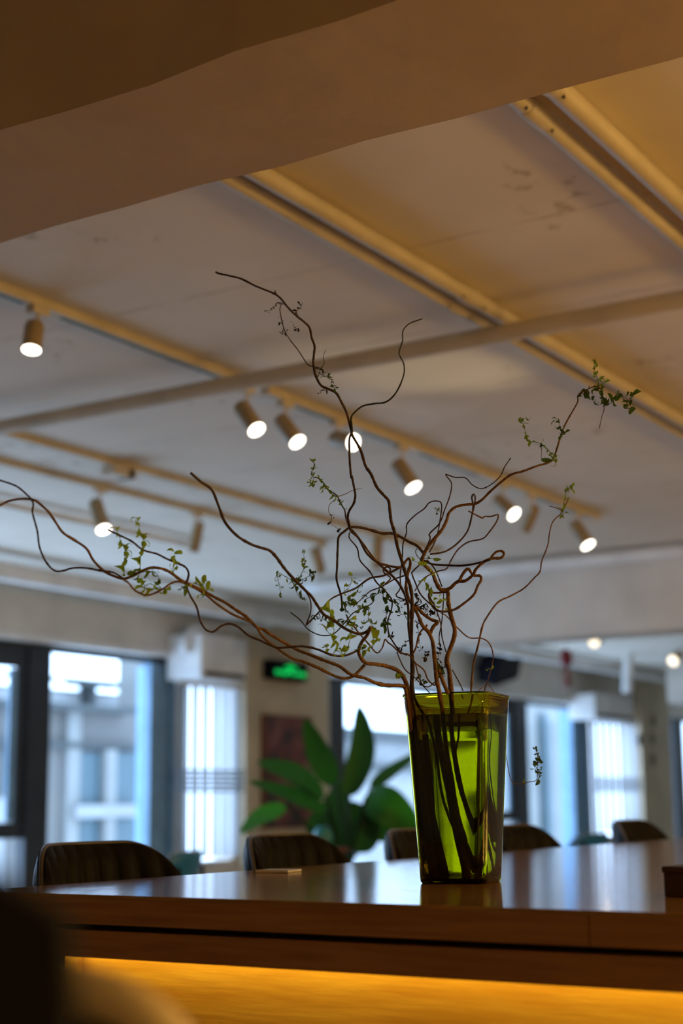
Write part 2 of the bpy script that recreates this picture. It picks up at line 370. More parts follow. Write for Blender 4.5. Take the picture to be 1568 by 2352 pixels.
epart(t5, xa5, 1262, 1275, 1640, 2300, 'downpipe', M['ext_glass'], .3)

# ------------------------------------------------------------------ ceiling services
def conduit(name, lab, cat, x0, x1, y, z, r, m='pipe', couplings=(), along='x', flange=False):
    t = thing(name, lab, cat, (0, 0, 0))
    P = (lambda u: (u, y, z)) if along == 'x' else (lambda u: (y, u, z))
    n = 24; MB().tube([P(x0+(x1-x0)*k/n) for k in range(n+1)], r, 16).build('pipe_run', M[m], t)
    for c in couplings:
        MB().tube([P(c-.06), P(c-.05), P(c+.05), P(c+.06)], [r*1.02, r*1.12, r*1.12, r*1.02], 16).build('coupling', M[m], t)
        for s_ in (-.085, .085):
            q = P(c+s_); MB().tube([(q[0], q[1]-r*.6, q[2]-r*1.05), (q[0], q[1]-r*.6, q[2]-r*.7)], .004, 6).build('screw_hole', M['socket'], t)
    return t
conduit('ceiling_conduit', 'cream ceiling conduit, left one of the middle pair', 'pipe', 2.36, 10.9, 2.60, 2.772, .027, couplings=(5.0,))
conduit('ceiling_conduit', 'cream ceiling conduit, right one of the middle pair', 'pipe', 2.36, 10.9, 2.49, 2.765, .030, couplings=(4.9,))
conduit('ceiling_conduit', 'cream conduit nearest the upper right corner, left of its pair', 'pipe', 2.36, 10.9, 1.625, 2.770, .027, couplings=(3.62,))
conduit('ceiling_conduit', 'cream conduit nearest the upper right corner, right of its pair', 'pipe', 2.36, 10.9, 1.505, 2.762, .032, couplings=(3.42,))
conduit('cross_pipe', 'long cream pipe crossing under the ceiling above the branches', 'pipe', YB, W, 5.14, 2.68, .036, along='y', couplings=())
conduit('wall_duct', 'long pale pipe along the top of the window wall', 'pipe', XL, 13.2, 8.35, 2.66, .075, m='white')
conduit('wall_duct', 'long pale pipe over the windows beyond the vase', 'pipe', 13.2, 24.5, 8.2, 2.70, .07, m='white', couplings=(17.0, 20.5))
conduit('far_pipe', 'pale pipe crossing the far bay beside the small warm lamps', 'pipe', 3.0, 8.5, 23.6, 2.45, .09, m='white', along='y')
conduit('ceiling_conduit', 'thin pipe near the windows above the left branches', 'pipe', XL, 8.8, 6.78, 2.76, .025, m='white')
conduit('beam_duct', 'white duct along the face of the far beam', 'duct', 2.5, 7.2, 10.9, 2.72, .05, m='white', along='y')
# bent drain pipe beside the exit sign
t = thing('bent_pipe', 'white pipe bend on the wall left of the green exit sign', 'pipe')
pts = [hit(x, y, 1, 8.75) for x, y in ((520, 1386), (580, 1388), (612, 1392), (626, 1404), (628, 1420), (618, 1434), (600, 1441), (560, 1443), (490, 1441), (440, 1446), (428, 1470), (424, 1500))]
MB().tube(pts, .04, 10).build('pipe_run', M['white'], t)
# vertical elbows in the far bay
t = thing('bent_pipe', 'white vertical pipe bend between the two small warm lamps', 'pipe')
MB().tube([hit(x, y, 0, 19.3) for x, y in ((1300, 1476), (1400, 1466), (1428, 1474), (1444, 1496), (1442, 1530), (1440, 1590))], .07, 10).build('pipe_run', M['white'], t)

# lighting tracks
def track(x0, x1, y, lab, slots, z=CZ):
    t = thing('lighting_track', lab, 'track', ((x0+x1)/2, y, z))
    L = (x1-x0)/2
    MB().box((-L, -.022, -.034), (L, .022, 0)).build('rail', M['pipe'], t)
    for (a, b) in slots: MB().box((a-(x0+x1)/2, .0, -.0365), (b-(x0+x1)/2, .020, -.0335)).build('conductor_slot', M['teal_slot'], t)
    for s_ in (-1, 1): MB().box((s_*L-.01, -.025, -.037), (s_*L+.01, .025, 0)).build('end_cap', M['pipe'], t)
    return t
track(2.36, 5.38, 3.93, 'near lighting track at the upper left, above the cross pipe', [(2.4, 4.03), (4.24, 5.3)])
track(5.62, 9.55, 3.93, 'middle lighting track carrying most of the lit spotlights', [(5.9, 6.35), (6.5, 6.95), (7.1, 7.8), (8.6, 9.4)])
track(2.36, 9.35, 6.02, 'far lighting track on the window side, at the left', [])
track(2.36, 10.2, 5.52, 'far track with a junction box, behind the middle lighting track', [])
for (px, py) in ((265, 1078),):
    q = hit(px, py, 2, CZ-.04)
    tg = thing('junction_box', 'small box on the far left ceiling track', 'junction box', (q.x, 5.52, CZ-.03))
    MB().box((-.10, -.05, -.06), (.10, .05, -.005), bev=.006).build('box_body', M['pipe'], tg)
    MB().box((.03, -.055, -.062), (.07, .055, -.01)).build('clip', M['socket'], tg)

def spot(adpx, ty, back, ap, L, rpx, lab, lit=True, warm=False, power=14, tz=CZ-.034):
    a = hit(adpx[0], adpx[1], 1, ty); base = Vector((a.x, ty, tz))
    t = thing('track_spotlight', lab, 'spotlight', base, 0, 'track spotlights')
    drop = max(.05, base.z - hit(back[0], back[1], 1, ty).z)
    bk = hit(back[0], back[1], 1, ty)
    r = ray(*ap); O = Vector((0, 0, HC)); D = Vector(r).normalized(); oc = O - bk
    b_ = oc.dot(D); c_ = oc.length_squared - L*L; disc = b_*b_ - c_
    s_ = -b_ - (math.sqrt(disc) if disc > 0 else 0)
    if not lit: s_ = -b_ + (math.sqrt(disc) if disc > 0 else 0)
    tip = O + D*s_; ax = (tip - bk).normalized(); ln = (tip-bk).length
    dist = (tip-O).length; rad = rpx * (tip-O).dot(Vector(AX[:, 2])) / F_PX
    loc = lambda p: Vector(p) - base
    MB().box((-.045, -.022, -.030), (.045, .022, -.0), bev=.004).build('adapter', M['pipe'], t)
    piv = bk + ax*ln*.30
    MB().tube([(0, 0, -.03), (0, 0, -.04), tuple(Vector((0, 0, loc(piv).z+rad*.9))), tuple(loc(piv)*.5+Vector((0, 0, loc(piv).z*.5)))], .009, 8).build('stem', M['pipe'], t)
    MB().tube([loc(bk)+ax*.0, loc(bk)+ax*.004, loc(bk)+ax*.02, loc(tip)-ax*.005, loc(tip)], [rad*.7, rad*.9, rad, rad, rad*.98], 24).build('lamp_head', M['shade'], t)
    MB().tube([loc(tip)+ax*.0005, loc(tip)+ax*.002], rad*.9, 24).build('lens', (M['lens_warm'] if warm else M['lens']) if lit else M['socket'], t)
    if lit:
        l = light('spot_beam', 'SPOT', loc(tip)+ax*.012, power, (1, .80, .52), .02); l.rotation_euler = ax.to_track_quat('-Z', 'Y').to_euler()
        l.data.spot_size = math.radians(60); l.data.spot_blend = .6; l.parent = t
    return t
Y2 = 3.93
spot((88, 694), Y2, (80, 742), (72, 803), .12, 23, 'lit spotlight on the near track at the upper left edge', power=12)
spot((567, 885), Y2, (552, 932), (589, 987), .17, 21, 'lit spotlight just below the cross pipe, leftmost of the middle row')
spot((655, 915), Y2, (642, 962), (683, 1015), .17, 20, 'lit spotlight second from the left in the middle row')
spot((775, 965), Y2, (765, 1008), (811, 1016), .15, 20, 'lit spotlight shining right behind the tall crossing branches')
spot((922, 1025), Y2, (910, 1062), (949, 1120), .18, 20, 'lit spotlight above the loop of thin branches, centre of the row')
spot((1153, 1122), Y2, (1138, 1146), (1180, 1181), .17, 17, 'lit spotlight right of the crossing twigs beside an unlit one')
spot((1217, 1142), Y2, (1228, 1163), (1205, 1216), .18, 14, 'unlit tan spotlight turned away, between two lit ones on the right', lit=False)
spot((1325, 1178), Y2, (1316, 1202), (1350, 1252), .19, 17, 'lit spotlight at the right end of the middle track')
spot((230, 1112), 6.0, (218, 1152), (238, 1216), .22, 17, 'lit spotlight behind the leafy left branches')
spot((450, 1166), 6.0, (457, 1198), (444, 1266), .2, 13, 'unlit spotlight under the far left track, beside the bare rising branch', lit=False)
spot((735, 1240), 6.0, (722, 1262), (735, 1312), .2, 14, 'unlit spotlight at the end of the far track', lit=False)
spot((870, 1196), 5.52, (866, 1232), (864, 1306), .22, 13, 'unlit spotlight hanging between the central stems', lit=False, tz=CZ-.03)
spot((1385, 1455), 6.5, (1378, 1462), (1364, 1475), .2, 13, 'small warm lamp low in the far bay, left of two', warm=True, power=20)
spot((1566, 1497), 6.6, (1560, 1503), (1545, 1518), .2, 13, 'small warm lamp low in the far bay, at the right edge', warm=True, power=20)
# unseen spot added to make the bright patch on the ceiling
g = hit(960, 850, 2, CZ)
light('ceiling_patch_spot', 'SPOT', (g.x+1.9, g.y-1.2, 1.1), 75, (1, .80, .42), .03, tuple(g), spot_size=math.radians(19), spot_blend=.9)

# exit sign, picture, speaker, ornaments on the window wall
a, b = hit(624, 1513, 1, W-.22), hit(708, 1567, 1, W-.22)
t = thing('exit_sign', 'black exit sign with glowing green pictogram on the wall', 'exit sign', ((a.x+b.x)/2, W-.10, (a.z+b.z)/2))
hw, hh = (b.x-a.x)/2, (a.z-b.z)/2
MB().box((-hw, -.12, -hh), (hw, 0, hh), bev=.015).build('sign_box', M['blackbox'], t)
pg = MB(); Yf = -.128
def bar(p, q, r): pg.tube([(p[0], Yf, p[1]), (q[0], Yf, q[1])], r, 8)
s = hh/.12
for p, q, r in (((.0, .085), (.001, .075), .026), ((0, .045), (-.02, -.01), .026), ((.01, .045), (.07, .02), .014), ((0, .04), (-.07, .03), .014), ((-.02, -.01), (.04, -.05), .018), ((-.02, -.01), (-.07, -.06), .018)):
    bar((p[0]*1.6, p[1]*s), (q[0]*1.6, q[1]*s), r*s)
pg.build('running_figure', M['exit'], t)
for sx in (-1, 1):
    ar = MB(); ar.box((sx*.10, Yf-.005, -.055*s), (sx*.24, Yf+.005, -.015*s)); ar.add([(sx*.24, Yf, -.075*s), (sx*.24, Yf, .005*s), (sx*.30, Yf, -.035*s)], [(0, 1, 2)])
    ar.build('arrow', M['exit'], t)
a, b = hit(607, 1645, 1, W-.13), hit(713, 1896, 1, W-.13)
t = thing('picture', 'dark red abstract picture on the wall behind the plant', 'picture', ((a.x+b.x)/2, W-.10, (a.z+b.z)/2)); hw, hh = (b.x-a.x)/2, (a.z-b.z)/2
MB().box((-hw, -.035, -hh), (hw, 0, hh)).build('canvas', M['art'], t)
fr = MB()
for (x0, z0, x1, z1) in ((-hw-.02, -hh-.02, hw+.02, -hh), (-hw-.02, hh, hw+.02, hh+.02), (-hw-.02, -hh, -hw, hh), (hw, -hh, hw+.02, hh)): fr.box((x0, -.045, z0), (x1, 0, z1))
fr.build('frame', M['terra'], t)
q = hit(1145, 1533, 1, W-.3)
t = thing('wall_speaker', 'black tilted loudspeaker high on the wall above the vase', 'speaker', (q.x, q.y, q.z))
rt = Matrix.Rotation(math.radians(-12), 3, 'Y') @ Matrix.Rotation(math.radians(18), 3, 'X')
MB().box((-.36, -.15, -.17), (.36, .13, .17), rot=rt, bev=.02).build('cabinet', M['blackbox'], t)
MB().box((-.33, -.165, -.14), (.33, -.14, .14), rot=rt).build('grille', M['black'], t)
MB().box((-.05, .10, -.05), (.05, .30, .05)).build('wall_bracket', M['metal'], t)
q = hit(1300, 1505, 1, 7.0)
t = thing('hanging_ornament', 'small dark red hanging ornament with a faded tassel', 'ornament', tuple(q))
MB().tube([(0, 0, CZ-q.z), (0, 0, .06)], .003, 5).build('cord', M['red'], t)
MB().tube([(0, 0, .07), (0, 0, .05), (0, 0, .0), (0, 0, -.06), (0, 0, -.11), (0, 0, -.13)], [.02, .05, .07, .07, .05, .02], 14).build('knot', M['red'], t)
MB().tube([(0, 0, -.13), (0, 0, -.20), (0, 0, -.36)], [.01, .035, .05], 10).build('tassel', M['pink'], t)
pos = [(1500, 1655), (1497, 1697), (1470, 1700), (1499, 1745)]
for k, (x, y) in enumerate(pos):
    q = hit(x, y, 1, W-.106)
    o = MB()
    for j in range(6):
        aa = j*math.pi/3; o.tube([(0, 0, 0), (.13*math.cos(aa), 0, .13*math.sin(aa))], [.05, .02], 6)
    o = o.build('wall_decal', M['decal']); o.location = q; o.scale = (1, .1, 1)
    tag(o, ('topmost of the dark blurred star marks on the right pillar', 'middle dark star mark on the right pillar', 'faint mark left of the middle star mark on the right pillar', 'lowest dark star mark on the right pillar')[k], 'wall decal', 'dark marks on the right pillar')

# ------------------------------------------------------------------ table
TZ = .75; TX0, TX1, TY0, TY1 = 1.99, 8.6, .30, 2.03
t = thing('communal_table', 'long lacquered oak table with a lit recess under its edge, carrying the vase', 'table', ((TX0+TX1)/2, (TY0+TY1)/2, 0))
tx, ty = (TX0+TX1)/2, (TY0+TY1)/2
def L_(x, y, z): return (x-tx, y-ty, z)
MB().box(L_(TX0+.004, TY0, TZ-.006), L_(TX1, TY1-.004, TZ)).build('tabletop', M['oak'], t)
ed = hit(1350, 2140, 0, TX0).y
MB().box(L_(TX0, ed, TZ-.048), L_(TX1, TY1, TZ-.006), bev=.0015).build('top_board', M['oak_side'], t)
MB().box(L_(TX0, TY0, TZ-.048), L_(TX1, ed-.0015, TZ-.006), bev=.0015).build('top_board', M['oak_side'], t)
MB().box(L_(TX0+.022, TY0+.02, TZ-.058), L_(TX1-.02, TY1-.022, TZ-.048)).build('shadow_gap', M['gap'], t)
MB().box(L_(TX0+.002, TY0, TZ-.102), L_(TX0+.032, TY1-.004, TZ-.058), bev=.0015).build('apron', M['oak_side'], t)
MB().box(L_(TX0+.032, TY1-.034, TZ-.102), L_(TX1, TY1-.004, TZ-.058)).build('apron', M['oak_side'], t)
BX = TX0+.13; by = hit(192, 2180, 0, BX).y
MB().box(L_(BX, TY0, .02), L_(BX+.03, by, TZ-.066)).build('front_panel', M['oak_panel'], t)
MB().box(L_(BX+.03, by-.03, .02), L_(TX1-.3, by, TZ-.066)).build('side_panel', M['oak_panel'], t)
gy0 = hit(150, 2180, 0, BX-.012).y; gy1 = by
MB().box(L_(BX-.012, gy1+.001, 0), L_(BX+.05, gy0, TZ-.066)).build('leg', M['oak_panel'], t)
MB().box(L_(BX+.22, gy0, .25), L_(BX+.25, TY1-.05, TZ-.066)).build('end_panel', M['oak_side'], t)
MB().box(L_(TX1-.36, TY0+.1, 0), L_(TX1-.30, TY0+.16, TZ-.066)).build('leg', M['oak_panel'], t)
MB().box(L_(TX0+.084, TY0, TZ-.068), L_(TX0+.100, TY1-.06, TZ-.060)).build('led_strip', M['led'], t)
o = light('led_glow', 'AREA', (TX0+.092, (TY0+TY1)/2-.02, TZ-.072), 1.45, (1, .72, .05), (TY1-TY0-.1, .02), (TX0+.11, (TY0+TY1)/2-.02, .50))
# keep the long side of the strip along Y
o.rotation_euler = Matrix(((0, -.55, .835), (1, 0, 0), (0, .835, .55))).transposed().to_euler() if False else o.rotation_euler
o.data.shape = 'RECTANGLE'
fwd = (Vector((TX0+.14, 0, .55)) - Vector((TX0+.092, 0, TZ-.072))).normalized(); zz = -fwd; xx = Vector((0, 1, 0)); yy = zz.cross(xx)
o.rotation_euler = Matrix((xx, yy, zz)).transposed().to_euler()
# things on the table
q = hit(640, 2003, 2, TZ)
t = thing('coaster', 'thin clear acrylic coaster lying near the far edge of the table', 'coaster', (q.x, q.y, TZ), .2)
MB().box((-.038, -.038, 0.0005), (.038, .038, .005), bev=.001).build('plate', M['acrylic'], t)
MB().box((-.038, -.038, .005), (-.034, .038, .0062)).build('rim_edge', M['white'], t)
q = hit(1522, 2060, 2, TZ)
t = thing('wooden_block', 'dark wooden box at the right edge of the table', 'box', (q.x+.05, q.y-.052, TZ))
MB().box((-.05, -.05, 0), (.05, .05, .036), bev=.002).build('box_body', M['blockwood'], t)
MB().box((-.052, -.052, .036), (.052, .052, .046), bev=.002).build('lid', M['blockwood'], t)

# ------------------------------------------------------------------ chairs
def back_mesh(w=.27, z0=.46, z1=.81, ribs=9, lean=.05, curve=.10, off=0, rr=.11):
    nu, nv = ribs*8, 16; rows = []
    def P(u, v, dy):                          # u -1..1, v 0..1
        half = w*(.86+.14*(1-v)) ; x = u*half
        h = z1-z0
        # rounded upper corners
        k = max(0, (abs(u)*half-(half-rr))/rr); top = z1 - rr*(1-math.sqrt(max(0, 1-k*k)))
        z = z0 + (top-z0)*v
        return Vector((x, lean*(z-z0)/h - curve*u*u + dy, z))
    front = []; back = []
    for j in range(nv+1):
        v = j/nv; fr_ = []; bk_ = []
        for i in range(nu+1):
            u = -1+2*i/nu; c = abs(math.sin(math.pi*ribs*(u+1)/2))
            edge = min(1, (1-abs(u))*8, (1-v)*8) ** .5 if (1-abs(u)) > 0 and v < 1 else 0
            fr_.append(P(u, v, -.012 - edge*(.012 + .012*c**.6))); bk_.append(P(u, v, .012 + edge*(.010+.004*c)))
        front.append(fr_); back.append(bk_)
    m_ = MB(); m_.grid(front); m_.grid([r[::-1] for r in back])
    rim = [(front[j][0], back[j][0]) for j in range(nv+1)] + [(front[nv][i], back[nv][i]) for i in range(1, nu+1)] + [(front[nv-j][nu], back[nv-j][nu]) for j in range(1, nv+1)]
    m_.grid([[a_, b_] for a_, b_ in rim])
    path = [(a_+b_)/2 for a_, b_ in rim]
    return m_, path
def chair(lab, loc, rz, ribs=9, z1=.81, w=.27, mats=('leather', 'piping', 'metal'), grp=None, name='dining_chair', cat='chair'):
    t = thing(name, lab, cat, loc, rz, grp)
    m_, path = back_mesh(w=w, ribs=ribs, z1=z1)
    bo = m_.build('backrest', M[mats[0]], t)
    MB().tube(path, .0055, 6).build('piping', M[mats[1]], bo)
    # seat: rounded pad with the same channels
    n = 28; rows = []
    for (s_, z) in ((.0, .47), (.80, .47), (.96, .462), (1.0, .44), (.98, .415), (.9, .40), (0, .40)):
        rows.append([(s_*.235*math.copysign(abs(math.cos(a))**.6, math.cos(a)), -.20 + s_*.225*math.copysign(abs(math.sin(a))**.6, math.sin(a)), z) for a in (2*math.pi*k/n for k in range(n))])
    MB().grid(rows, close=True).build('seat', M[mats[0]], t)
    for (sx, sy) in ((-1, -1), (1, -1), (-1, 1), (1, 1)):
        MB().tube([(sx*.18, -.20+sy*.17, .41), (sx*.19, -.20+sy*.18, .25), (sx*.22, -.20+sy*.21, 0)], [.014, .013, .010], 10).build('leg', M[mats[2]], t)
    for sx in (-1, 1):
        MB().tube([(sx*.17, -.02, .42), (sx*.18, .035, .44), (sx*.18, .03, .60)], .010, 8).build('back_support', M[mats[2]], t)
    return t
labs = ['dark ribbed leather chair nearest the left end of the table', 'dark ribbed leather chair behind the coaster, second from the left', 'dark ribbed leather chair half hidden by the left side of the vase',
        'dark leather chair showing just right of the vase', 'dark leather chair in front of the right slat blind', 'dark leather chair cut by the right edge behind the far table end']
for k, x in enumerate((2.66, 3.43, 4.14, 4.82, 5.90, 6.73)):
    chair(labs[k], (x, 2.33+(0, .01, .0, .0, .0, -.02)[k], 0), (.0, .03, -.02, 0, .03, 0)[k], grp='ribbed leather chairs along the far side of the table')
# blue shell chairs of the next row
for k, (px, py, lab) in enumerate(((425, 1966, 'blue shell chair with pale rim behind the left table end'), (1362, 1921, 'blue shell chair between the two right-hand leather chairs'))):
    q = hit(px, py, 1, 4.6)
    c = chair(lab, (q.x, 4.6, 0), math.radians(200 if k == 0 else 170), ribs=1, z1=q.z+.02, w=.30, mats=('blue', 'bluerim', 'metal'), grp='blue chairs of the next row')

# blurred foreground: a black high-backed chair and a beige-rimmed shell chair
e = at(78, 2160, .60)
Fh = Vector((math.cos(YAW), math.sin(YAW), 0)); Rh = Vector((math.sin(YAW), -math.cos(YAW), 0))
t = thing('high_back_chair', 'black out-of-focus high-backed chair at the lower left edge', 'chair', (e.x - Rh.x*.246, e.y - Rh.y*.246, 0), math.atan2(Rh.y, Rh.x))
mm, pth = back_mesh(w=.30, z0=.46, z1=.892, ribs=1, lean=.03, curve=.02, rr=.036)
bo = mm.build('backrest', M['black'], t)
n = 24; rows = [[(s_*.24*math.cos(a), .22 + s_*.22*math.sin(a), z) for a in (2*math.pi*k/n for k in range(n))] for (s_, z) in ((0, .47), (.9, .47), (1, .44), (.9, .40), (0, .40))]
MB().grid(rows, close=True).build('seat', M['black'], t)
for sx in (-1, 1):
    for sy in (-1, 1): MB().tube([(sx*.18, .22+sy*.16, .41), (sx*.21, .22+sy*.19, 0)], [.014, .010], 8).build('leg', M['metal'], t)
    MB().tube([(sx*.17, .04, .42), (sx*.18, .0, .60)], .012, 8).build('back_support', M['metal'], t)

rimpx = [(-60, 2225, 1.05), (40, 2228, 1.00), (130, 2246, .97), (220, 2268, .95), (300, 2298, .94), (365, 2342, .94), (415, 2396, .95), (450, 2450, .97), (475, 2560, 1.0)]
rim = [at(*p) for p in rimpx]
c0 = (rim[0]+rim[-1])/2; c0.z = 0
t = thing('shell_armchair', 'out-of-focus taupe armchair with pale beige curved rim, lower left corner', 'armchair', c0)
def cr(pts, n):
    out = []; P = [pts[0]] + list(pts) + [pts[-1]]
    for i in range(1, len(P)-2):
        for k in range(n):
            u = k/n; a_, b_, c_, d_ = P[i-1], P[i], P[i+1], P[i+2]
            out.append(.5*((2*b_) + (c_-a_)*u + (2*a_-5*b_+4*c_-d_)*u*u + (3*b_-a_-3*c_+d_)*u**3))
    out.append(P[-2]); return out
rs = cr([r - c0 for r in rim], 5)
MB().tube([p - Vector((0, 0, .004)) for p in rs], .0145, 12).build('rim', M['beige'], t)
cen = Vector((0, 0, .42)) + Fh*.12
g = [[p + (Vector((cen.x, cen.y, .40))-p)*f + Vector((0, 0, -.012)) - Fh*.02*math.sin(f*3.14) for p in rs] for f in (0, .12, .25, .4, .55, .7, .85)]
MB().grid(g).build('shell', M['shell'], t)
n = 24; rows = [[(cen.x+s_*.16*math.cos(a), cen.y+s_*.16*math.sin(a), z) for a in (2*math.pi*k/n for k in range(n))] for (s_, z) in ((0, .43), (.9, .43), (1, .41), (.9, .38), (0, .38))]
MB().grid(rows, close=True).build('seat', M['shell'], t)
for sx in (-1, 1):
    for sy in (-1, 1): MB().tube([(cen.x+sx*.10, cen.y+sy*.10, .39), (cen.x+sx*.17, cen.y+sy*.17, 0)], [.014, .010], 8).build('leg', M['metal'], t)

# ------------------------------------------------------------------ big plant behind the chairs
q = hit(795, 1950, 1, 5.5)
t = thing('potted_plant', 'large broad-leaved plant in a terracotta pot before the middle window', 'plant', (q.x, 5.5, 0))
MB().grid([[(r_*math.cos(a), r_*math.sin(a), z) for a in (2*math.pi*k/24 for k in range(24))] for (r_, z) in ((0, 0.0), (.16, 0.0), (.22, .38), (.235, .38), (.235, .42), (.21, .42), (.20, .36), (0, .36))], close=True).build('pot', M['terra'], t)
MB().grid([[(r_*math.cos(a), r_*math.sin(a), z) for a in (2*math.pi*k/16 for k in range(16))] for (r_, z) in ((0, .375), (.19, .372))], close=True).build('soil', M['soil'], t)
pb = Vector((q.x, 5.5, 0))
def big_leaf(p0, mid, tip, wpx, m='plant', yo=(0, 0, 0), fold=.25, n=14):
    A = [hit(p[0], p[1], 1, 5.5+y) - pb for p, y in zip((p0, mid, tip), yo)]
    stem0 = Vector((random.uniform(-.03, .03), random.uniform(-.03, .03), .38))
    MB().tube(cr([stem0, stem0.lerp(A[0], .5)+Vector((0, 0, .05)), A[0]], 5), .010, 7).build('leaf_stalk', M['plant'], t)
    sp = cr(A, n//2); wv = wpx*9.5/F_PX/2; rows = []
    up = (-Vector((math.cos(YAW), math.sin(YAW), 0)) + Vector((0, 0, .15))).normalized()
    for i, p in enumerate(sp):
        u = i/(len(sp)-1); tg_ = (sp[min(i+1, len(sp)-1)]-sp[max(i-1, 0)]).normalized(); sd = tg_.cross(up).normalized()
        ww = wv*(math.sin(math.pi*min(1, u**.75))**.8) + .002
        rows.append([p+sd*ww*s_ + up*abs(s_)*ww*fold for s_ in (-1, -.5, 0, .5, 1)])
    o = MB().grid(rows).build('leaf', M[m], t); return o
big_leaf((800, 1830), (832, 1720), (824, 1618), 66, 'plant', (0, -.05, 0))
big_leaf((770, 1800), (735, 1740), (700, 1650), 62, 'plant', (0, -.1, -.1))
big_leaf((745, 1830), (680, 1780), (590, 1750), 52, 'plant', (0, -.2, -.3))
big_leaf((750, 1860), (670, 1825), (572, 1795), 38, 'plant', (0, -.1, -.3))
big_leaf((655, 1850), (600, 1875), (552, 1915), 40, 'plant_bright', (-.1, -.2, -.4))
big_leaf((850, 1810), (900, 1770), (975, 1720), 34, 'plant', (0, 0, .1))
big_leaf((840, 1830), (900, 1860), (985, 1940), 95, 'plant_bright', (0, -.2, -.3))
big_leaf((830, 1880), (880, 1900), (950, 1920), 80, 'plant', (0, -.1, -.2))
big_leaf((790, 1960), (770, 1880), (790, 1790), 90, 'plant', (0, .1, .2))
big_leaf((820, 1960), (830, 1900), (800, 1840), 90, 'plant', (0, 0, .1))
big_leaf((760, 1950), (730, 1900), (760, 1840), 60, 'plant', (0, .1, .1))
q = hit(745, 1945, 1, 5.2)
t = thing('side_stand', 'brown plant stand holding a teal vase beside the big plant', 'stand', (q.x-.02, 5.2, 0))
MB().tube([(0, 0, q.z-.03), (0, 0, q.z-.005)], .16, 20).build('top', M['terra'], t)
for k in range(3): MB().tube([(.08*math.cos(k*2.1), .08*math.sin(k*2.1), q.z-.03), (.13*math.cos(k*2.1), .13*math.sin(k*2.1), 0)], .012, 8).build('leg', M['terra'], t)
o = MB().grid([[(r_*math.cos(a), r_*math.sin(a), z) for a in (2*math.pi*k/20 for k in range(20))] for (r_, z) in ((0, 0), (.04, 0), (.06, .04), (.062, .08), (.04, .12), (.03, .13), (.026, .128), (.03, .10), (0, .02))], close=True).build('teal_vase', M['teal'])
o.location = (q.x-.02, 5.2, q.z-.005); tag(o, 'small round teal vase left of the big plant', 'vase')

# ------------------------------------------------------------------ vase with water
near = hit(1112, 2032, 2, TZ)
th = math.radians(22)
e1 = (-Rh*math.cos(th) + Fh*math.sin(th)); e2 = (Rh*math.sin(th) + Fh*math.cos(th))
SB, ST, VH = .1275, .166, .345
cB = near + (e1+e2)*SB/2; cB.z = TZ
ang = math.atan2(e1.y, e1.x)
def sq_ring(side, z, rc=.022, n=6, flip=False):
    h = side/2; r_ = []
    for (sx, sy, a0) in ((1, 1, 0), (-1, 1, 90), (-1, -1, 180), (1, -1, 270)):
        for k in range(n+1):
            a = math.radians(a0 + 90*k/n); r_.append((sx*(h-rc)+rc*math.cos(a), sy*(h-rc)+rc*math.sin(a), z))
    return r_
t = thing('glass_vase', 'tall square olive-green translucent vase of water holding the curly branches', 'vase', cB, ang)
def side_at(z, inset=0): return SB + (ST-SB)*z/VH - 2*inset
rows = [sq_ring(.002, .0, .0009), sq_ring(SB-.006, .0, .02), sq_ring(SB, .004)]
for k in range(1, 9): rows.append(sq_ring(side_at(VH*k/8-.001), VH*k/8-.001 if k < 8 else VH-.006))
rows += [sq_ring(ST+.004, VH-.005), sq_ring(ST+.005, VH-.002), sq_ring(ST+.002, VH), sq_ring(ST-.004, VH), sq_ring(side_at(VH-.006, .0022), VH-.006, .020)]
for k in range(7, 0, -1): rows.append(sq_ring(side_at(VH*k/8, .0022), VH*k/8, .020))
rows += [sq_ring(side_at(.010, .0022), .012, .020), sq_ring(SB-.016, .007, .018), sq_ring(.002, .007, .0009)]
MB().grid(rows, close=True).build('vase_body', M['vase'], t)
WL = VH - .040
rows = [sq_ring(.002, .0085, .0009), sq_ring(SB-.017, .0085, .017), sq_ring(side_at(.013, .0036), .014, .019)]
for k in range(1, 7): rows.append(sq_ring(side_at(WL*k/7, .0034), WL*k/7, .019))
rows += [sq_ring(side_at(WL, .0034), WL, .019), sq_ring(.002, WL, .0009)]
wa = MB().grid(rows, close=True).build('water', M['water'], t)
MB().grid([sq_ring(side_at(WL, .0030), WL-.0006, .019), sq_ring(side_at(WL, .0060), WL+.0012, .017)], close=True).build('waterline', M['vase'], t)

# ------------------------------------------------------------------ curly willow branches
SCALES = {'A': (400, 600, .38265), 'B': (600, 1000, .31888), 'C': (0, 1050, .38265), 'D': (950, 800, .39413), 'F': (900, 1560, .2296), 'P': (0, 0, 1)}
D0 = 2.84
def pl(spec):                                 # 'B' x y x y ... 'A' x y -> photo pixels
    out = []; k = None; buf = []
    for v in spec:
        if isinstance(v, str): k = SCALES[v]
        else:
            buf.append(v)
            if len(buf) == 2: out.append((k[0]+buf[0]*k[2], k[1]+buf[1]*k[2])); buf = []
    return out
def path3(spec, d0, d1, wav=.012, seed=0):
    P = pl(spec); n = len(P); L = [0]
    for i in range(1, n): L.append(L[-1]+math.dist(P[i], P[i-1]))
    rnd = random.Random(seed); ph = rnd.uniform(0, 6)
    return [at(P[i][0], P[i][1], d0+(d1-d0)*L[i]/L[-1] + wav*math.sin(ph+L[i]/45)*min(1, L[i]/60)) for i in range(n)]
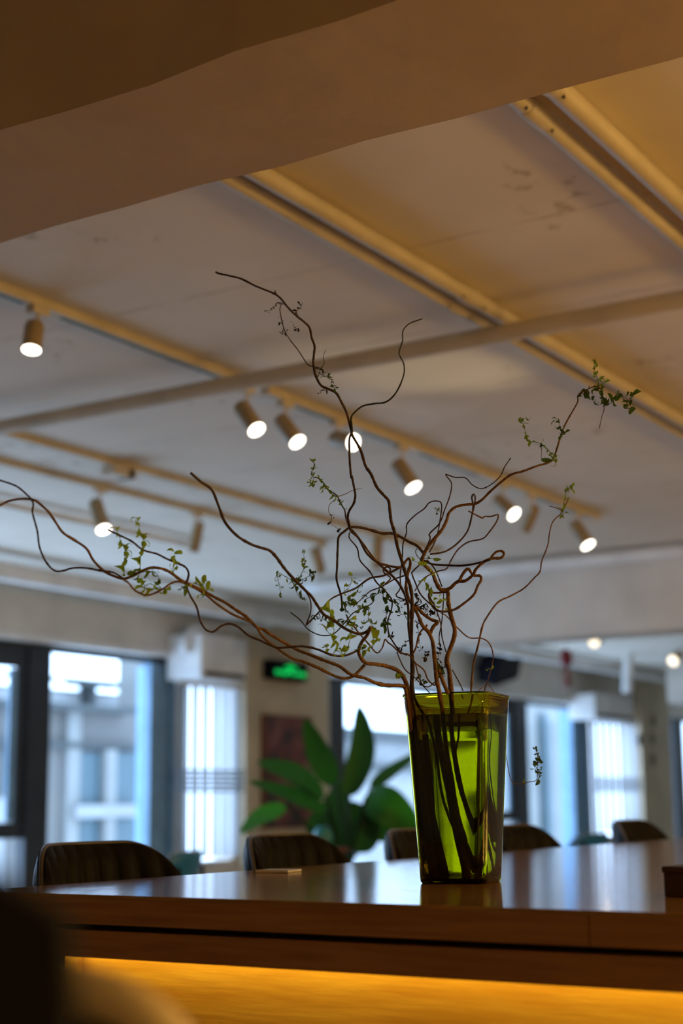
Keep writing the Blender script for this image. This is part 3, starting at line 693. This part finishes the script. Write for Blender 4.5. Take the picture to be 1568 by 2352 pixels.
def stem(spec, r0, r1, d0, d1, name='twig', m='bark', parent=None, wav=.010, seed=0, dips=None):
    pts = path3(spec, d0, d1, wav, seed)
    if dips: pts = dips + pts
    sp = cr(pts, 5); n = len(sp); rnd = random.Random(seed+5)
    rr = []
    for i in range(n):
        u = i/(n-1); r_ = (r0+(r1-r0)*u**.8)*D0/F_PX
        r_ *= 1 + .10*rnd.uniform(-1, 1) + (.22 if rnd.random() < .05 else 0)
        rr.append(r_)
    return MB().tube(sp, rr, 8).build(name, M[m], parent)
def vase_foot(fx, fy, z=.02):                 # a point on the floor of the vase, photo pixel given at the base
    return None
vm = cB.copy()
def inner(px, py, k=0):                       # point inside the vase body
    return at(px, py, D0 + .02 + k)

# leaf shapes: curled ribbons
LEAVES = []
for s_ in range(10):
    rnd = random.Random(40+s_); n = 7; rows = []; ang_ = 0; p = Vector((0, 0, 0)); turn = rnd.uniform(.15, .85); tw = rnd.uniform(-.5, .5)
    for i in range(n):
        u = i/(n-1); ww = .13*math.sin(math.pi*(.10+.86*u))**.8
        side = Vector((math.sin(tw*u*3), math.cos(tw*u*3), .25*math.sin(tw+u*2)))
        rows.append([p-side*ww, p+Vector((0, 0, .035)), p+side*ww])
        ang_ += turn*(.5+u); p = p + Vector((math.cos(ang_), 0, math.sin(ang_)))/n
    me = {}
    for mk in ('leaf', 'leaf_dark', 'leaf_yellow', 'leaf_dry'):
        o = MB().grid(rows).build('leaf', M[mk]); me[mk] = o.data; bpy.data.objects.remove(o)
    LEAVES.append(me)
NLEAF = [0]
def leaves(parent, spec, d0, d1, n, size, mk='leaf', sprig=True, spread=6, seed=0, sr=.8):
    n = max(n+1, int(n*1.4)); rnd = random.Random(seed*13+n)
    pts = path3(spec, d0, d1, .004, seed)
    if sprig and len(pts) > 1: stem(spec, sr, sr*.5, d0, d1, 'twig', {'leaf': 'leaf_dark', 'leaf_yellow': 'leaf', 'leaf_dark': 'leaf_dark', 'leaf_dry': 'bark_dark'}[mk], parent, .004, seed)
    sp = cr(pts, 6) if len(pts) > 1 else pts*2
    for k in range(n):
        p = sp[min(len(sp)-1, int((k+rnd.random()*.8)/n*len(sp)))]
        s_ = size*1.3*rnd.uniform(.7, 1.25)*D0/F_PX
        q = p + Vector([rnd.uniform(-1, 1) for _ in range(3)])*spread*.25*D0/F_PX
        o = bpy.data.objects.new('leaf', rnd.choice(LEAVES)[mk]); C.objects.link(o); o.parent = parent
        o.location = q; o.scale = (s_, s_*rnd.uniform(.9, 1.5), s_); o.rotation_euler = [rnd.uniform(0, 6.28) for _ in range(3)]
        NLEAF[0] += 1

def branch(lab):
    t = thing('willow_branch', lab, 'branch', (0, 0, 0), 0, 'curly willow branches in the green vase')
    return t

# 1 the tallest branch
b1 = branch('tallest curly willow branch, forking high above the vase towards the ceiling')
B1 = ['B', 1082, 1870, 1085, 1700, 1080, 1500, 1083, 1300, 1085, 1180, 1070, 1080, 1040, 1000, 1010, 900, 980, 800, 960, 700, 935, 620, 925, 540, 915, 470, 880, 430, 830, 370, 790, 280, 750, 220, 720, 120, 690, 60, 655, 0,
      'A', 1062, 1015, 1048, 960, 1030, 900, 1000, 840, 970, 790, 920, 765, 880, 745, 850, 690, 835, 620, 838, 560, 842, 510, 825, 460, 812, 400, 780, 365, 730, 325, 680, 275, 640, 225, 600, 195, 540, 170, 480, 145, 400, 105, 320, 85, 262, 72, 248, 62]
stem(B1, 4.8, 1.9, 2.80, 2.72, 'stem', 'bark_dark', b1, seed=1, dips=[inner(1040, 2010), inner(1000, 1850), inner(962, 1700, -.02)])
stem(['A', 1068, 1020, 1065, 980, 1062, 940, 1080, 910, 1130, 870, 1200, 855, 1270, 845, 1330, 790, 1375, 690, 1378, 620, 1355, 570, 1350, 540, 1370, 480, 1372, 420, 1410, 375, 1490, 345], 2.4, 1.4, 2.76, 2.70, 'twig', 'green_bark', b1, seed=2)
stem(['A', 1068, 1020, 1052, 1060, 1050, 1100, 1053, 1200, 1062, 1300, 'B', 650, 290, 672, 400, 676, 440, 665, 490, 632, 545, 622, 590, 630, 640, 645, 690], 2.4, 3.0, 2.76, 2.80, 'twig', 'bark_dark', b1, seed=3)
stem(['A', 870, 640, 832, 632, 800, 620, 770, 575, 740, 530, 690, 465, 660, 410, 640, 330, 634, 285, 645, 250], 1.3, 1.0, 2.74, 2.73, 'twig', 'bark_dark', b1, seed=4)
stem(['A', 845, 645, 880, 640, 900, 610, 895, 570, 910, 530], 1.0, .5, 2.74, 2.73, 'twig', 'bark_dark', b1, seed=5)
for sp_, n_, z_ in ((['A', 600, 195, 605, 180], 3, 7), (['A', 655, 260, 620, 250, 590, 290, 550, 298], 9, 8), (['A', 740, 340, 735, 300, 765, 270, 750, 250], 8, 9), (['A', 715, 375, 725, 410, 745, 400], 4, 9), (['A', 640, 345, 645, 370, 625, 365], 4, 8), (['A', 655, 400, 650, 440, 680, 415], 6, 8),
                    (['A', 865, 670, 905, 690, 940, 700, 945, 740, 965, 765], 16, 10), (['A', 875, 780, 925, 770], 6, 8), (['A', 870, 640, 890, 650], 4, 9)):
    leaves(b1, sp_, 2.73, 2.72, n_, z_, 'leaf_dry' if z_ < 9.5 else 'leaf_dark', True, 8, seed=n_, sr=.7)

for k, (a_, b_, c_) in enumerate(((( 950, 1690), (975, 1850), (1005, 2015)), ((968, 1700), (990, 1850), (1030, 2015)), ((985, 1690), (1000, 1860), (985, 2015)), ((1010, 1660), (1040, 1800), (1075, 1930)), ((1035, 1760), (1060, 1900), (1085, 2010)))):
    MB().tube(cr([inner(*a_, -.03+.02*k), inner(*b_, -.03+.02*k), inner(*c_, -.03+.018*k)], 6), [.0065, .0065, .007, .007, .007, .0075, .0075, .008, .008, .008, .008, .009, .009], 8).build('cut_stem', M['bark_dark'], b1)
# 2 the right-hand branch
b2_ = branch('curly willow branch sweeping up to the right, leafy tip before the ceiling conduits')
B7 = ['B', 1368, 1870, 1352, 1700, 1335, 1610, 1380, 1480, 1392, 1400, 1365, 1300, 1345, 1200, 1340, 1120, 1290, 1110, 1258, 1060, 1230, 990, 1180, 940, 1155, 905, 1170, 860, 1200, 800, 1250, 740, 1300, 680, 1335, 610, 1350, 560, 1400, 515, 1480, 498,
      'D', 360, 905, 400, 880, 450, 830, 520, 770, 570, 735, 640, 715, 720, 685, 780, 668, 812, 645, 835, 580, 850, 530, 870, 470, 900, 410, 935, 350, 955, 310, 958, 275, 1000, 245, 1060, 222, 1090, 240, 1098, 290, 1110, 345, 1095, 400, 1080, 468]
stem(B7, 6.6, .8, 2.84, 2.80, 'stem', 'bark', b2_, seed=11, dips=[inner(1120, 1950, .01), inner(1070, 1820, .01), inner(1045, 1690, .0)])
stem(['D', 195, 1405, 215, 1395, 255, 1360, 300, 1355, 345, 1320, 360, 1290, 400, 1250, 450, 1225, 505, 1222, 525, 1198, 508, 1180, 475, 1190, 448, 1222], 4.4, 2.6, 2.84, 2.80, 'twig', 'bark', b2_, seed=12)
stem(['D', 262, 1360, 290, 1308, 318, 1286, 345, 1322, 385, 1326, 392, 1350, 372, 1385, 350, 1435, 300, 1480, 230, 1525, 150, 1532, 108, 1502, 88, 1432, 140, 1425, 190, 1420], 3.8, 2.2, 2.82, 2.84, 'twig', 'bark', b2_, seed=13)
stem(['D', 55, 1235, 110, 1258, 200, 1265, 300, 1265, 400, 1245, 445, 1232], 2.6, 2.2, 2.86, 2.81, 'twig', 'bark_dark', b2_, seed=14)
stem(['D', 95, 1200, 180, 1185, 250, 1140, 310, 1070, 335, 990, 345, 920, 338, 870, 350, 850, 358, 880, 345, 950], 2.2, 1.8, 2.86, 2.90, 'twig', 'bark_dark', b2_, seed=15)
stem(['D', 318, 948, 360, 970, 402, 990, 410, 980, 450, 980, 490, 970, 482, 1010, 440, 1070, 400, 1110, 320, 1128, 260, 1170, 220, 1230, 190, 1285, 140, 1300, 60, 1340, 5, 1415], 1.9, 1.7, 2.95, 3.02, 'twig', 'bark', b2_, seed=16)
stem(['D', 60, 1190, 95, 1110, 92, 1080, 150, 1020, 180, 940, 210, 860, 220, 790, 195, 750, 188, 735, 240, 752, 300, 755, 340, 795, 390, 818, 440, 800, 500, 750, 530, 690, 565, 638], 1.8, 1.1, 2.84, 2.78, 'twig', 'bark_dark', b2_, seed=17)
stem(['D', 90, 1190, 130, 1110, 150, 1020, 162, 910, 130, 890, 90, 900, 60, 935, 5, 975, 'B', 1048, 640, 1045, 700, 1020, 780, 1015, 880, 1000, 1000, 1000, 1100, 970, 1155, 1035, 1185], 1.5, 1.6, 2.86, 2.88, 'twig', 'bark_dark', b2_, seed=18)
stem(['B', 1190, 895, 1240, 950, 1270, 1010, 1300, 1090], 1.8, 1.6, 2.85, 2.85, 'twig', 'bark_dark', b2_, seed=19)
stem(['B', 1120, 815, 1110, 840, 1130, 880, 1160, 890, 1200, 880], 1.0, .8, 2.82, 2.82, 'twig', 'bark_dark', b2_, seed=20)
for sp_, n_, z_, mk in ((['D', 812, 645, 790, 600, 745, 560, 700, 545, 662, 540, 650, 490, 640, 450, 628, 425, 655, 402], 15, 15, 'leaf'), (['D', 745, 560, 742, 655], 2, 22, 'leaf_dark'), (['D', 815, 640, 830, 675], 4, 18, 'leaf'),
                        (['D', 870, 490, 852, 460, 845, 430, 810, 422], 9, 15, 'leaf_dark'), (['D', 865, 480, 880, 490, 860, 510], 5, 14, 'leaf_dark'), (['D', 960, 265, 1000, 245, 1010, 280, 1050, 308], 15, 17, 'leaf_dark'),
                        (['D', 1080, 235, 1075, 190, 1060, 150, 1052, 110, 1058, 55], 12, 13, 'leaf'), (['D', 1070, 220, 1110, 200, 1100, 165], 5, 15, 'leaf'), (['D', 1060, 230, 1090, 240, 1100, 290], 12, 17, 'leaf_dark'),
                        (['D', 1105, 325, 1140, 312], 4, 18, 'leaf_dark'), (['D', 1115, 335, 1160, 310, 1190, 265, 1215, 268], 6, 24, 'leaf_dark'), (['D', 1225, 350, 1265, 345, 1238, 290], 4, 24, 'leaf_dark'), (['D', 1240, 255, 1275, 260, 1262, 300, 1285, 345], 5, 24, 'leaf_dark'),
                        (['D', 130, 970, 140, 935, 155, 950], 4, 10, 'leaf_dark'), (['B', 1085, 900, 1130, 915], 2, 20, 'leaf_yellow'), (['B', 1200, 890, 1240, 885], 2, 16, 'leaf')):
    leaves(b2_, sp_, 2.80, 2.79, n_, z_, mk, True, 9, seed=n_+30)

# 3 centre branch with the cut knob
b3_ = branch('thick central willow branch with a pale cut knob and dark dried leaves')
stem(['B', 1285, 1870, 1262, 1760, 1250, 1650, 1235, 1500, 1205, 1420, 1160, 1370, 1130, 1300, 1100, 1240, 1062, 1180, 1042, 1100, 1050, 1010, 1072, 930, 1062, 888, 1040, 905, 1000, 950, 900, 935, 840, 912, 790, 860, 740, 790, 700, 740, 640, 690], 6.0, 1.9, 2.78, 2.80, 'stem', 'bark', b3_, seed=21, dips=[inner(1110, 2015, -.02), inner(1065, 1900, -.02), inner(1030, 1720, -.03)])
stem(['B', 1215, 1425, 1240, 1375, 1268, 1345, 1220, 1325, 1165, 1285, 1112, 1232], 4.6, 3.4, 2.78, 2.78, 'cut_knob', 'bark', b3_, seed=22)
stem(['B', 1345, 1862, 1305, 1765, 1262, 1650], 5.0, 4.5, 2.79, 2.79, 'twig', 'bark', b3_, seed=23)
stem(['B', 1195, 1365, 1140, 1425, 1112, 1530, 1085, 1580], 2.4, 2.0, 2.78, 2.78, 'twig', 'bark', b3_, seed=24)
stem(['B', 1160, 900, 1140, 930, 1090, 980, 1085, 1000, 1110, 1065, 1150, 1150, 1230, 1225, 1300, 1270, 1385, 1252], 1.8, 1.8, 2.80, 2.80, 'twig', 'bark_dark', b3_, seed=25)
stem(['B', 1200, 1140, 1215, 1170, 1250, 1235, 1290, 1350, 1300, 1450, 1330, 1560], 1.6, 1.4, 2.77, 2.78, 'twig', 'bark_dark', b3_, seed=26)
stem(['B', 1312, 1110, 1310, 1200, 1298, 1350, 1280, 1450, 1290, 1540], 1.4, 1.2, 2.86, 2.84, 'twig', 'bark_dark', b3_, seed=27)
stem(['B', 1000, 950, 880, 1010, 780, 1030, 680, 1100, 580, 1140, 500, 1180, 440, 1245, 335, 1355, 325, 1358, 355, 1270, 350, 1180, 300, 1100], 2.6, 1.3, 2.84, 2.74, 'twig', 'bark_dark', b3_, seed=28)
stem(['B', 1030, 1010, 960, 1035, 900, 1070, 840, 1100, 780, 1125, 720, 1180, 660, 1235], 2.0, 1.2, 2.90, 2.96, 'twig', 'bark', b3_, seed=29)
stem(['B', 890, 1000, 878, 968, 905, 948, 930, 968, 905, 1000, 930, 1030, 890, 1070], 2.0, 1.6, 2.80, 2.80, 'twig', 'bark', b3_, seed=30)
for sp_, n_, z_, mk in ((['B', 1100, 1140, 1130, 1190, 1200, 1240, 1260, 1290], 26, 11, 'leaf_dry'), (['B', 1100, 1215, 1150, 1240, 1220, 1290], 18, 11, 'leaf_dry'), (['B', 1110, 1330, 1130, 1400, 1140, 1500, 1150, 1540], 10, 10, 'leaf_dry'),
                        (['B', 1050, 1480, 1020, 1520, 985, 1535], 8, 10, 'leaf_dry'), (['B', 1195, 1560, 1180, 1610], 8, 12, 'leaf_dry'), (['B', 1290, 1520, 1275, 1600, 1310, 1690, 1300, 1760], 16, 13, 'leaf_dry'), (['B', 1280, 1640, 1270, 1760], 5, 20, 'leaf_dark'),
                        (['B', 920, 1430, 950, 1450], 5, 10, 'leaf_dry'), (['B', 1130, 1740, 1180, 1790], 7, 13, 'leaf_dark'), (['B', 950, 1180, 1010, 1190, 1040, 1210, 1000, 1230], 6, 10, 'leaf_dry'),
                        (['B', 1190, 980, 1180, 1030, 1165, 1060], 4, 16, 'leaf_yellow'), (['B', 1200, 1060, 1205, 1130, 1225, 1180], 5, 18, 'leaf'), (['B', 1225, 1200, 1260, 1215, 1300, 1180, 1325, 1240], 6, 20, 'leaf_yellow'), (['B', 1250, 990, 1255, 1010], 2, 12, 'leaf_yellow')):
    leaves(b3_, sp_, 2.80, 2.80, n_, z_, mk, mk != 'leaf_yellow', 10, seed=n_+60, sr=.6)

# 4 the thick low arc and the bare rising arm
b4_ = branch('thick willow branch bending low to the left, with a bare arm rising in an S')
stem(['B', 1062, 1870, 1040, 1780, 990, 1700, 900, 1662, 820, 1648, 755, 1640, 715, 1600, 700, 1550, 722, 1490, 760, 1440, 788, 1378], 5.8, 3.6, 2.80, 2.68, 'stem', 'bark', b4_, seed=31, dips=[inner(1010, 2000, -.01), inner(985, 1850, -.02), inner(955, 1700, -.03)])
stem(['C', 1145, 95, 1200, 145, 1270, 195, 1310, 290, 1350, 390, 1420, 470, 1500, 520, 1560, 542, 'B', 60, 830, 110, 880, 160, 950, 220, 1020, 300, 1100, 360, 1160, 400, 1220, 450, 1290, 520, 1330, 600, 1390, 700, 1430, 760, 1412, 788, 1380], 2.8, 3.4, 2.55, 2.68, 'arm', 'bark_dark', b4_, seed=32)
stem(['B', 742, 1655, 700, 1700, 650, 1740, 580, 1750, 500, 1720, 400, 1670, 300, 1630, 230, 1610, 150, 1560, 80, 1510, 10, 1450, 'C', 1530, 1010, 1480, 980, 1390, 940, 1300, 880, 1240, 830, 1150, 775, 1080, 748, 1030, 755, 980, 790, 920, 820, 870, 828, 810, 800, 770, 755, 740, 735], 3.6, 1.8, 2.74, 2.50, 'arm', 'bark', b4_, seed=33)
stem(['B', 210, 1275, 280, 1330, 340, 1400, 430, 1440, 520, 1430, 600, 1350, 660, 1280, 720, 1250, 790, 1215, 812, 1185], 1.5, 1.2, 2.92, 2.85, 'twig', 'green_bark', b4_, seed=34)
for sp_, n_, z_, mk in ((['B', 250, 1080, 280, 1010, 305, 960, 310, 900, 300, 840], 11, 15, 'leaf'), (['B', 240, 1060, 180, 1020, 110, 992, 130, 1080, 140, 1165], 14, 12, 'leaf'), (['B', 260, 1060, 330, 1020, 380, 1000, 370, 1040], 11, 16, 'leaf_dark'), (['B', 240, 1090, 270, 1160, 310, 1170], 6, 18, 'leaf_dark'),
                        (['B', 370, 1295, 440, 1320, 500, 1350, 600, 1335, 650, 1350, 700, 1380], 18, 13, 'leaf_dark')):
    leaves(b4_, sp_, 2.66, 2.66, n_, z_, mk, True, 10, seed=n_+90)

# 5 the long left arm
b5_ = branch('long willow branch reaching to the left edge, with a leafy twisted middle')
stem(['B', 1045, 1870, 1030, 1815, 1000, 1802, 900, 1800, 820, 1782, 750, 1750, 700, 1737, 640, 1720, 560, 1662, 450, 1620, 350, 1580, 250, 1540, 130, 1472, 60, 1430, 10, 1395, 'C', 1540, 1022, 1480, 960, 1420, 920, 1350, 872, 1290, 842, 1220, 802, 1150, 770, 1080, 735, 1020, 690, 960, 667, 900, 665, 840, 690, 790, 715, 740, 730, 680, 712, 620, 680, 560, 620, 520, 550, 450, 500, 380, 455, 340, 400, 300, 340, 240, 280, 200, 257, 130, 250, 60, 262, -20, 298], 4.6, 2.2, 2.76, 2.42, 'stem', 'bark', b5_, seed=41, dips=[inner(990, 2010, .01), inner(970, 1850, .0), inner(950, 1720, -.02)])
stem(['C', 740, 728, 680, 692, 600, 680, 520, 665, 440, 665, 380, 682, 338, 685, 300, 660, 260, 600, 235, 530, 225, 450, 210, 390, 195, 330, 197, 270, 150, 215, 90, 170, -10, 136], 2.2, 1.9, 2.50, 2.44, 'twig', 'bark_dark', b5_, seed=42)
stem(['C', 1120, 752, 1132, 700, 1112, 660, 1060, 635, 1000, 610, 940, 580, 880, 565, 840, 545, 790, 505, 720, 470, 645, 435], 2.3, 1.9, 2.56, 2.50, 'twig', 'bark_dark', b5_, seed=43)
stem(['C', 1110, 755, 1140, 830, 1180, 900, 1200, 980, 1235, 1035, 1280, 1048, 1330, 1012, 1380, 1000, 1430, 1020, 1490, 1070, 1560, 1100, 'B', 60, 1510, 120, 1530, 200, 1525, 300, 1520, 400, 1540, 500, 1580, 580, 1590, 650, 1570, 705, 1540], 2.0, 2.6, 2.56, 2.70, 'twig', 'bark_dark', b5_, seed=44)
for sp_, n_, z_, mk in ((['C', 745, 715, 745, 640, 750, 560, 725, 500, 695, 425], 14, 20, 'leaf_yellow'), (['C', 840, 680, 845, 580, 858, 500, 835, 430, 822, 365], 14, 20, 'leaf_yellow'), (['C', 1030, 700, 1060, 650, 1045, 600, 1055, 570], 7, 19, 'leaf_yellow'),
                        (['C', 800, 700, 870, 690, 940, 700, 960, 760], 9, 22, 'leaf'), (['C', 860, 745, 880, 795, 950, 785, 1020, 800], 9, 24, 'leaf_yellow'), (['C', 1085, 775, 1120, 785], 3, 20, 'leaf'), (['C', 1165, 758, 1220, 770, 1218, 720], 4, 20, 'leaf_yellow'), (['C', 1215, 845, 1240, 800, 1262, 790], 4, 20, 'leaf_yellow'),
                        (['B', 480, 1240, 500, 1300, 490, 1350, 470, 1400, 510, 1450, 560, 1520, 585, 1590], 14, 26, 'leaf_yellow'), (['B', 620, 1540, 640, 1460, 660, 1370, 680, 1330], 9, 24, 'leaf_yellow'), (['B', 700, 1520, 755, 1540], 3, 22, 'leaf'), (['B', 800, 1530, 812, 1460, 855, 1470], 5, 24, 'leaf_yellow'), (['B', 450, 1510, 480, 1530], 3, 16, 'leaf_yellow')):
    d_ = 2.52 if sp_[0] == 'C' else 2.66
    leaves(b5_, sp_, d_, d_, n_, z_, mk, True, 12, seed=n_+120)

# 6 thin right shoot
b6_ = branch('slender lone willow shoot at the right, climbing to a small leafy tip')
stem(['D', 330, 2030, 345, 1850, 375, 1730, 400, 1620, 430, 1560, 490, 1480, 560, 1445, 640, 1400, 700, 1340, 735, 1300, 745, 1240, 780, 1150, 790, 1080, 810, 1010, 860, 960, 890, 900, 905, 870], 3.1, 1.2, 2.94, 3.02, 'stem', 'bark', b6_, seed=51, dips=[inner(1130, 2010, .03), inner(1060, 1780, .04), inner(1066, 1680, .05)])
stem(['D', 865, 948, 830, 930, 790, 920], 1.3, .8, 3.0, 3.0, 'twig', 'bark', b6_, seed=52)
leaves(b6_, ['D', 865, 985, 872, 940, 878, 880, 890, 830, 918, 818, 912, 798], 3.01, 3.01, 16, 16, 'leaf', True, 8, seed=5)

# 7 hooked thin shoot
b7_ = branch('thin willow shoot arching over in front of the black loudspeaker')
stem(['D', 410, 2010, 430, 1940, 455, 1850, 462, 1785, 440, 1720, 395, 1690, 320, 1685, 250, 1625, 190, 1560, 160, 1545], 1.7, 1.5, 2.98, 2.88, 'stem', 'bark', b7_, seed=61, dips=[inner(1115, 1960, .04), inner(1108, 1680, .06)])
leaves(b7_, ['D', 450, 1870, 430, 1862], 2.95, 2.95, 2, 12, 'leaf_yellow', True, 4, seed=8)

# 8 looped branch left of centre
b8_ = branch('willow branch in a wide loop left of the central stems, with hanging side twigs')
stem(['B', 1100, 1868, 1095, 1650, 1062, 1400, 1055, 1220, 1010, 1100, 960, 1030, 900, 975, 830, 910, 760, 850, 700, 740, 640, 672], 3.6, 2.8, 2.84, 2.84, 'stem', 'bark_dark', b8_, seed=71, dips=[inner(1095, 1990, .03), inner(1030, 1840, .02), inner(1005, 1700, .02)])
stem(['B', 1165, 845, 1120, 795, 1060, 765, 1000, 730, 940, 706, 870, 706, 800, 685, 720, 665, 645, 662, 600, 690, 558, 730, 550, 800, 545, 950, 542, 1040, 575, 1160, 582, 1262], 3.8, 2.2, 2.86, 2.80, 'arm', 'bark_dark', b8_, seed=72)
stem(['B', 635, 700, 635, 742, 690, 812, 710, 900, 780, 980, 830, 1060, 900, 1130, 940, 1190, 935, 1260, 910, 1340, 918, 1430, 950, 1490, 1000, 1560, 1050, 1582], 1.5, 1.8, 2.80, 2.80, 'twig', 'bark_dark', b8_, seed=73)
stem(['B', 640, 680, 610, 600, 600, 540, 570, 490, 548, 440, 520, 415, 480, 390, 450, 350, 420, 310, 370, 300, 362, 262, 382, 205, 365, 182], 2.0, .6, 2.84, 2.82, 'twig', 'bark_dark', b8_, seed=74)
stem(['B', 555, 440, 610, 420, 660, 395, 725, 380], 1.0, .6, 2.88, 2.92, 'twig', 'bark', b8_, seed=75)
stem(['B', 540, 455, 490, 500, 485, 550, 505, 590, 498, 630, 540, 665, 565, 682], .8, .4, 2.84, 2.84, 'twig', 'bark', b8_, seed=76)
stem(['B', 615, 1310, 700, 1420, 770, 1500, 830, 1566, 870, 1530, 890, 1470, 912, 1492, 950, 1520, 1000, 1568, 1060, 1580, 1110, 1640, 1170, 1690, 1200, 1760, 1245, 1800, 1255, 1775], 1.7, 1.7, 2.76, 2.80, 'twig', 'bark', b8_, seed=77)
stem(['B', 975, 1560, 1030, 1680, 1100, 1740, 1160, 1800, 1218, 1862], 1.5, 1.1, 2.78, 2.80, 'twig', 'bark_dark', b8_, seed=78)
stem(['B', 1108, 1640, 1150, 1780, 1200, 1812, 1250, 1775], 1.4, 1.4, 2.78, 2.80, 'twig', 'bark', b8_, seed=79)
stem(['B', 1375, 1690, 1430, 1790, 1452, 1842], 1.4, 1.2, 2.84, 2.86, 'twig', 'bark_dark', b8_, seed=80)
for sp_, n_, z_, mk in ((['B', 365, 182, 385, 215, 362, 262, 370, 300], 9, 11, 'leaf'), (['B', 345, 340, 370, 350, 375, 310], 8, 12, 'leaf'), (['B', 400, 305, 450, 345, 445, 385], 8, 12, 'leaf'), (['B', 470, 385, 510, 420, 540, 445], 8, 12, 'leaf'), (['B', 560, 470, 600, 530], 5, 9, 'leaf'),
                        (['B', 498, 570, 505, 600, 495, 632], 4, 9, 'leaf_dry'), (['B', 545, 690, 565, 680], 4, 9, 'leaf_dry'),
                        (['B', 590, 1130, 640, 1080, 652, 1000], 6, 16, 'leaf_yellow'), (['B', 670, 1050, 700, 1090, 680, 1140], 4, 15, 'leaf'), (['B', 600, 1200, 640, 1190, 672, 1180, 700, 1250, 760, 1232], 12, 16, 'leaf'), (['B', 610, 1280, 600, 1220], 6, 18, 'leaf_dark'),
                        (['B', 700, 1260, 765, 1235, 770, 1300, 780, 1345, 820, 1390], 10, 18, 'leaf'), (['B', 750, 1180, 820, 1150, 870, 1130, 885, 1170, 930, 1190, 985, 1230], 14, 18, 'leaf_dark'), (['B', 985, 1240, 1000, 1285, 1050, 1290], 6, 14, 'leaf_dark'), (['B', 910, 1240, 892, 1330, 890, 1372], 12, 16, 'leaf_dark'),
                        (['B', 880, 1100, 860, 1080, 890, 1055], 4, 12, 'leaf'), (['B', 970, 1740, 980, 1690, 1000, 1720], 3, 20, 'leaf_yellow')):
    leaves(b8_, sp_, 2.79, 2.78, n_, z_, mk, True, 9, seed=n_+150)

# 9 small sprig hooking out behind the vase
b9_ = branch('tiny sprig with curled leaves sticking out right of the vase')
stem(['P', 1150, 1640, 1160, 1720, 1172, 1790, 1192, 1801, 1215, 1796, 1232, 1791, 1233, 1765, 1235, 1740, 1232, 1722], 1.1, .8, 3.06, 3.06, 'stem', 'bark', b9_, seed=81, dips=[at(1120, 1570, 3.06), at(1140, 1600, 3.06)], wav=.0)
stem(['P', 1080, 1640, 1098, 1590, 1120, 1570], 1.1, 1.1, 2.96, 3.06, 'twig', 'bark', b9_, seed=82, wav=0)
leaves(b9_, ['P', 1235, 1790, 1240, 1775, 1238, 1765], 3.06, 3.06, 8, 17, 'leaf_dark', False, 8, seed=3)
leaves(b9_, ['P', 1228, 1760, 1236, 1745, 1230, 1722], 3.06, 3.06, 10, 17, 'leaf_dark', False, 8, seed=4)
leaves(b9_, ['P', 1203, 1799, 1205, 1792], 3.06, 3.06, 2, 10, 'leaf', False, 4, seed=5)
print('leaves', NLEAF[0])
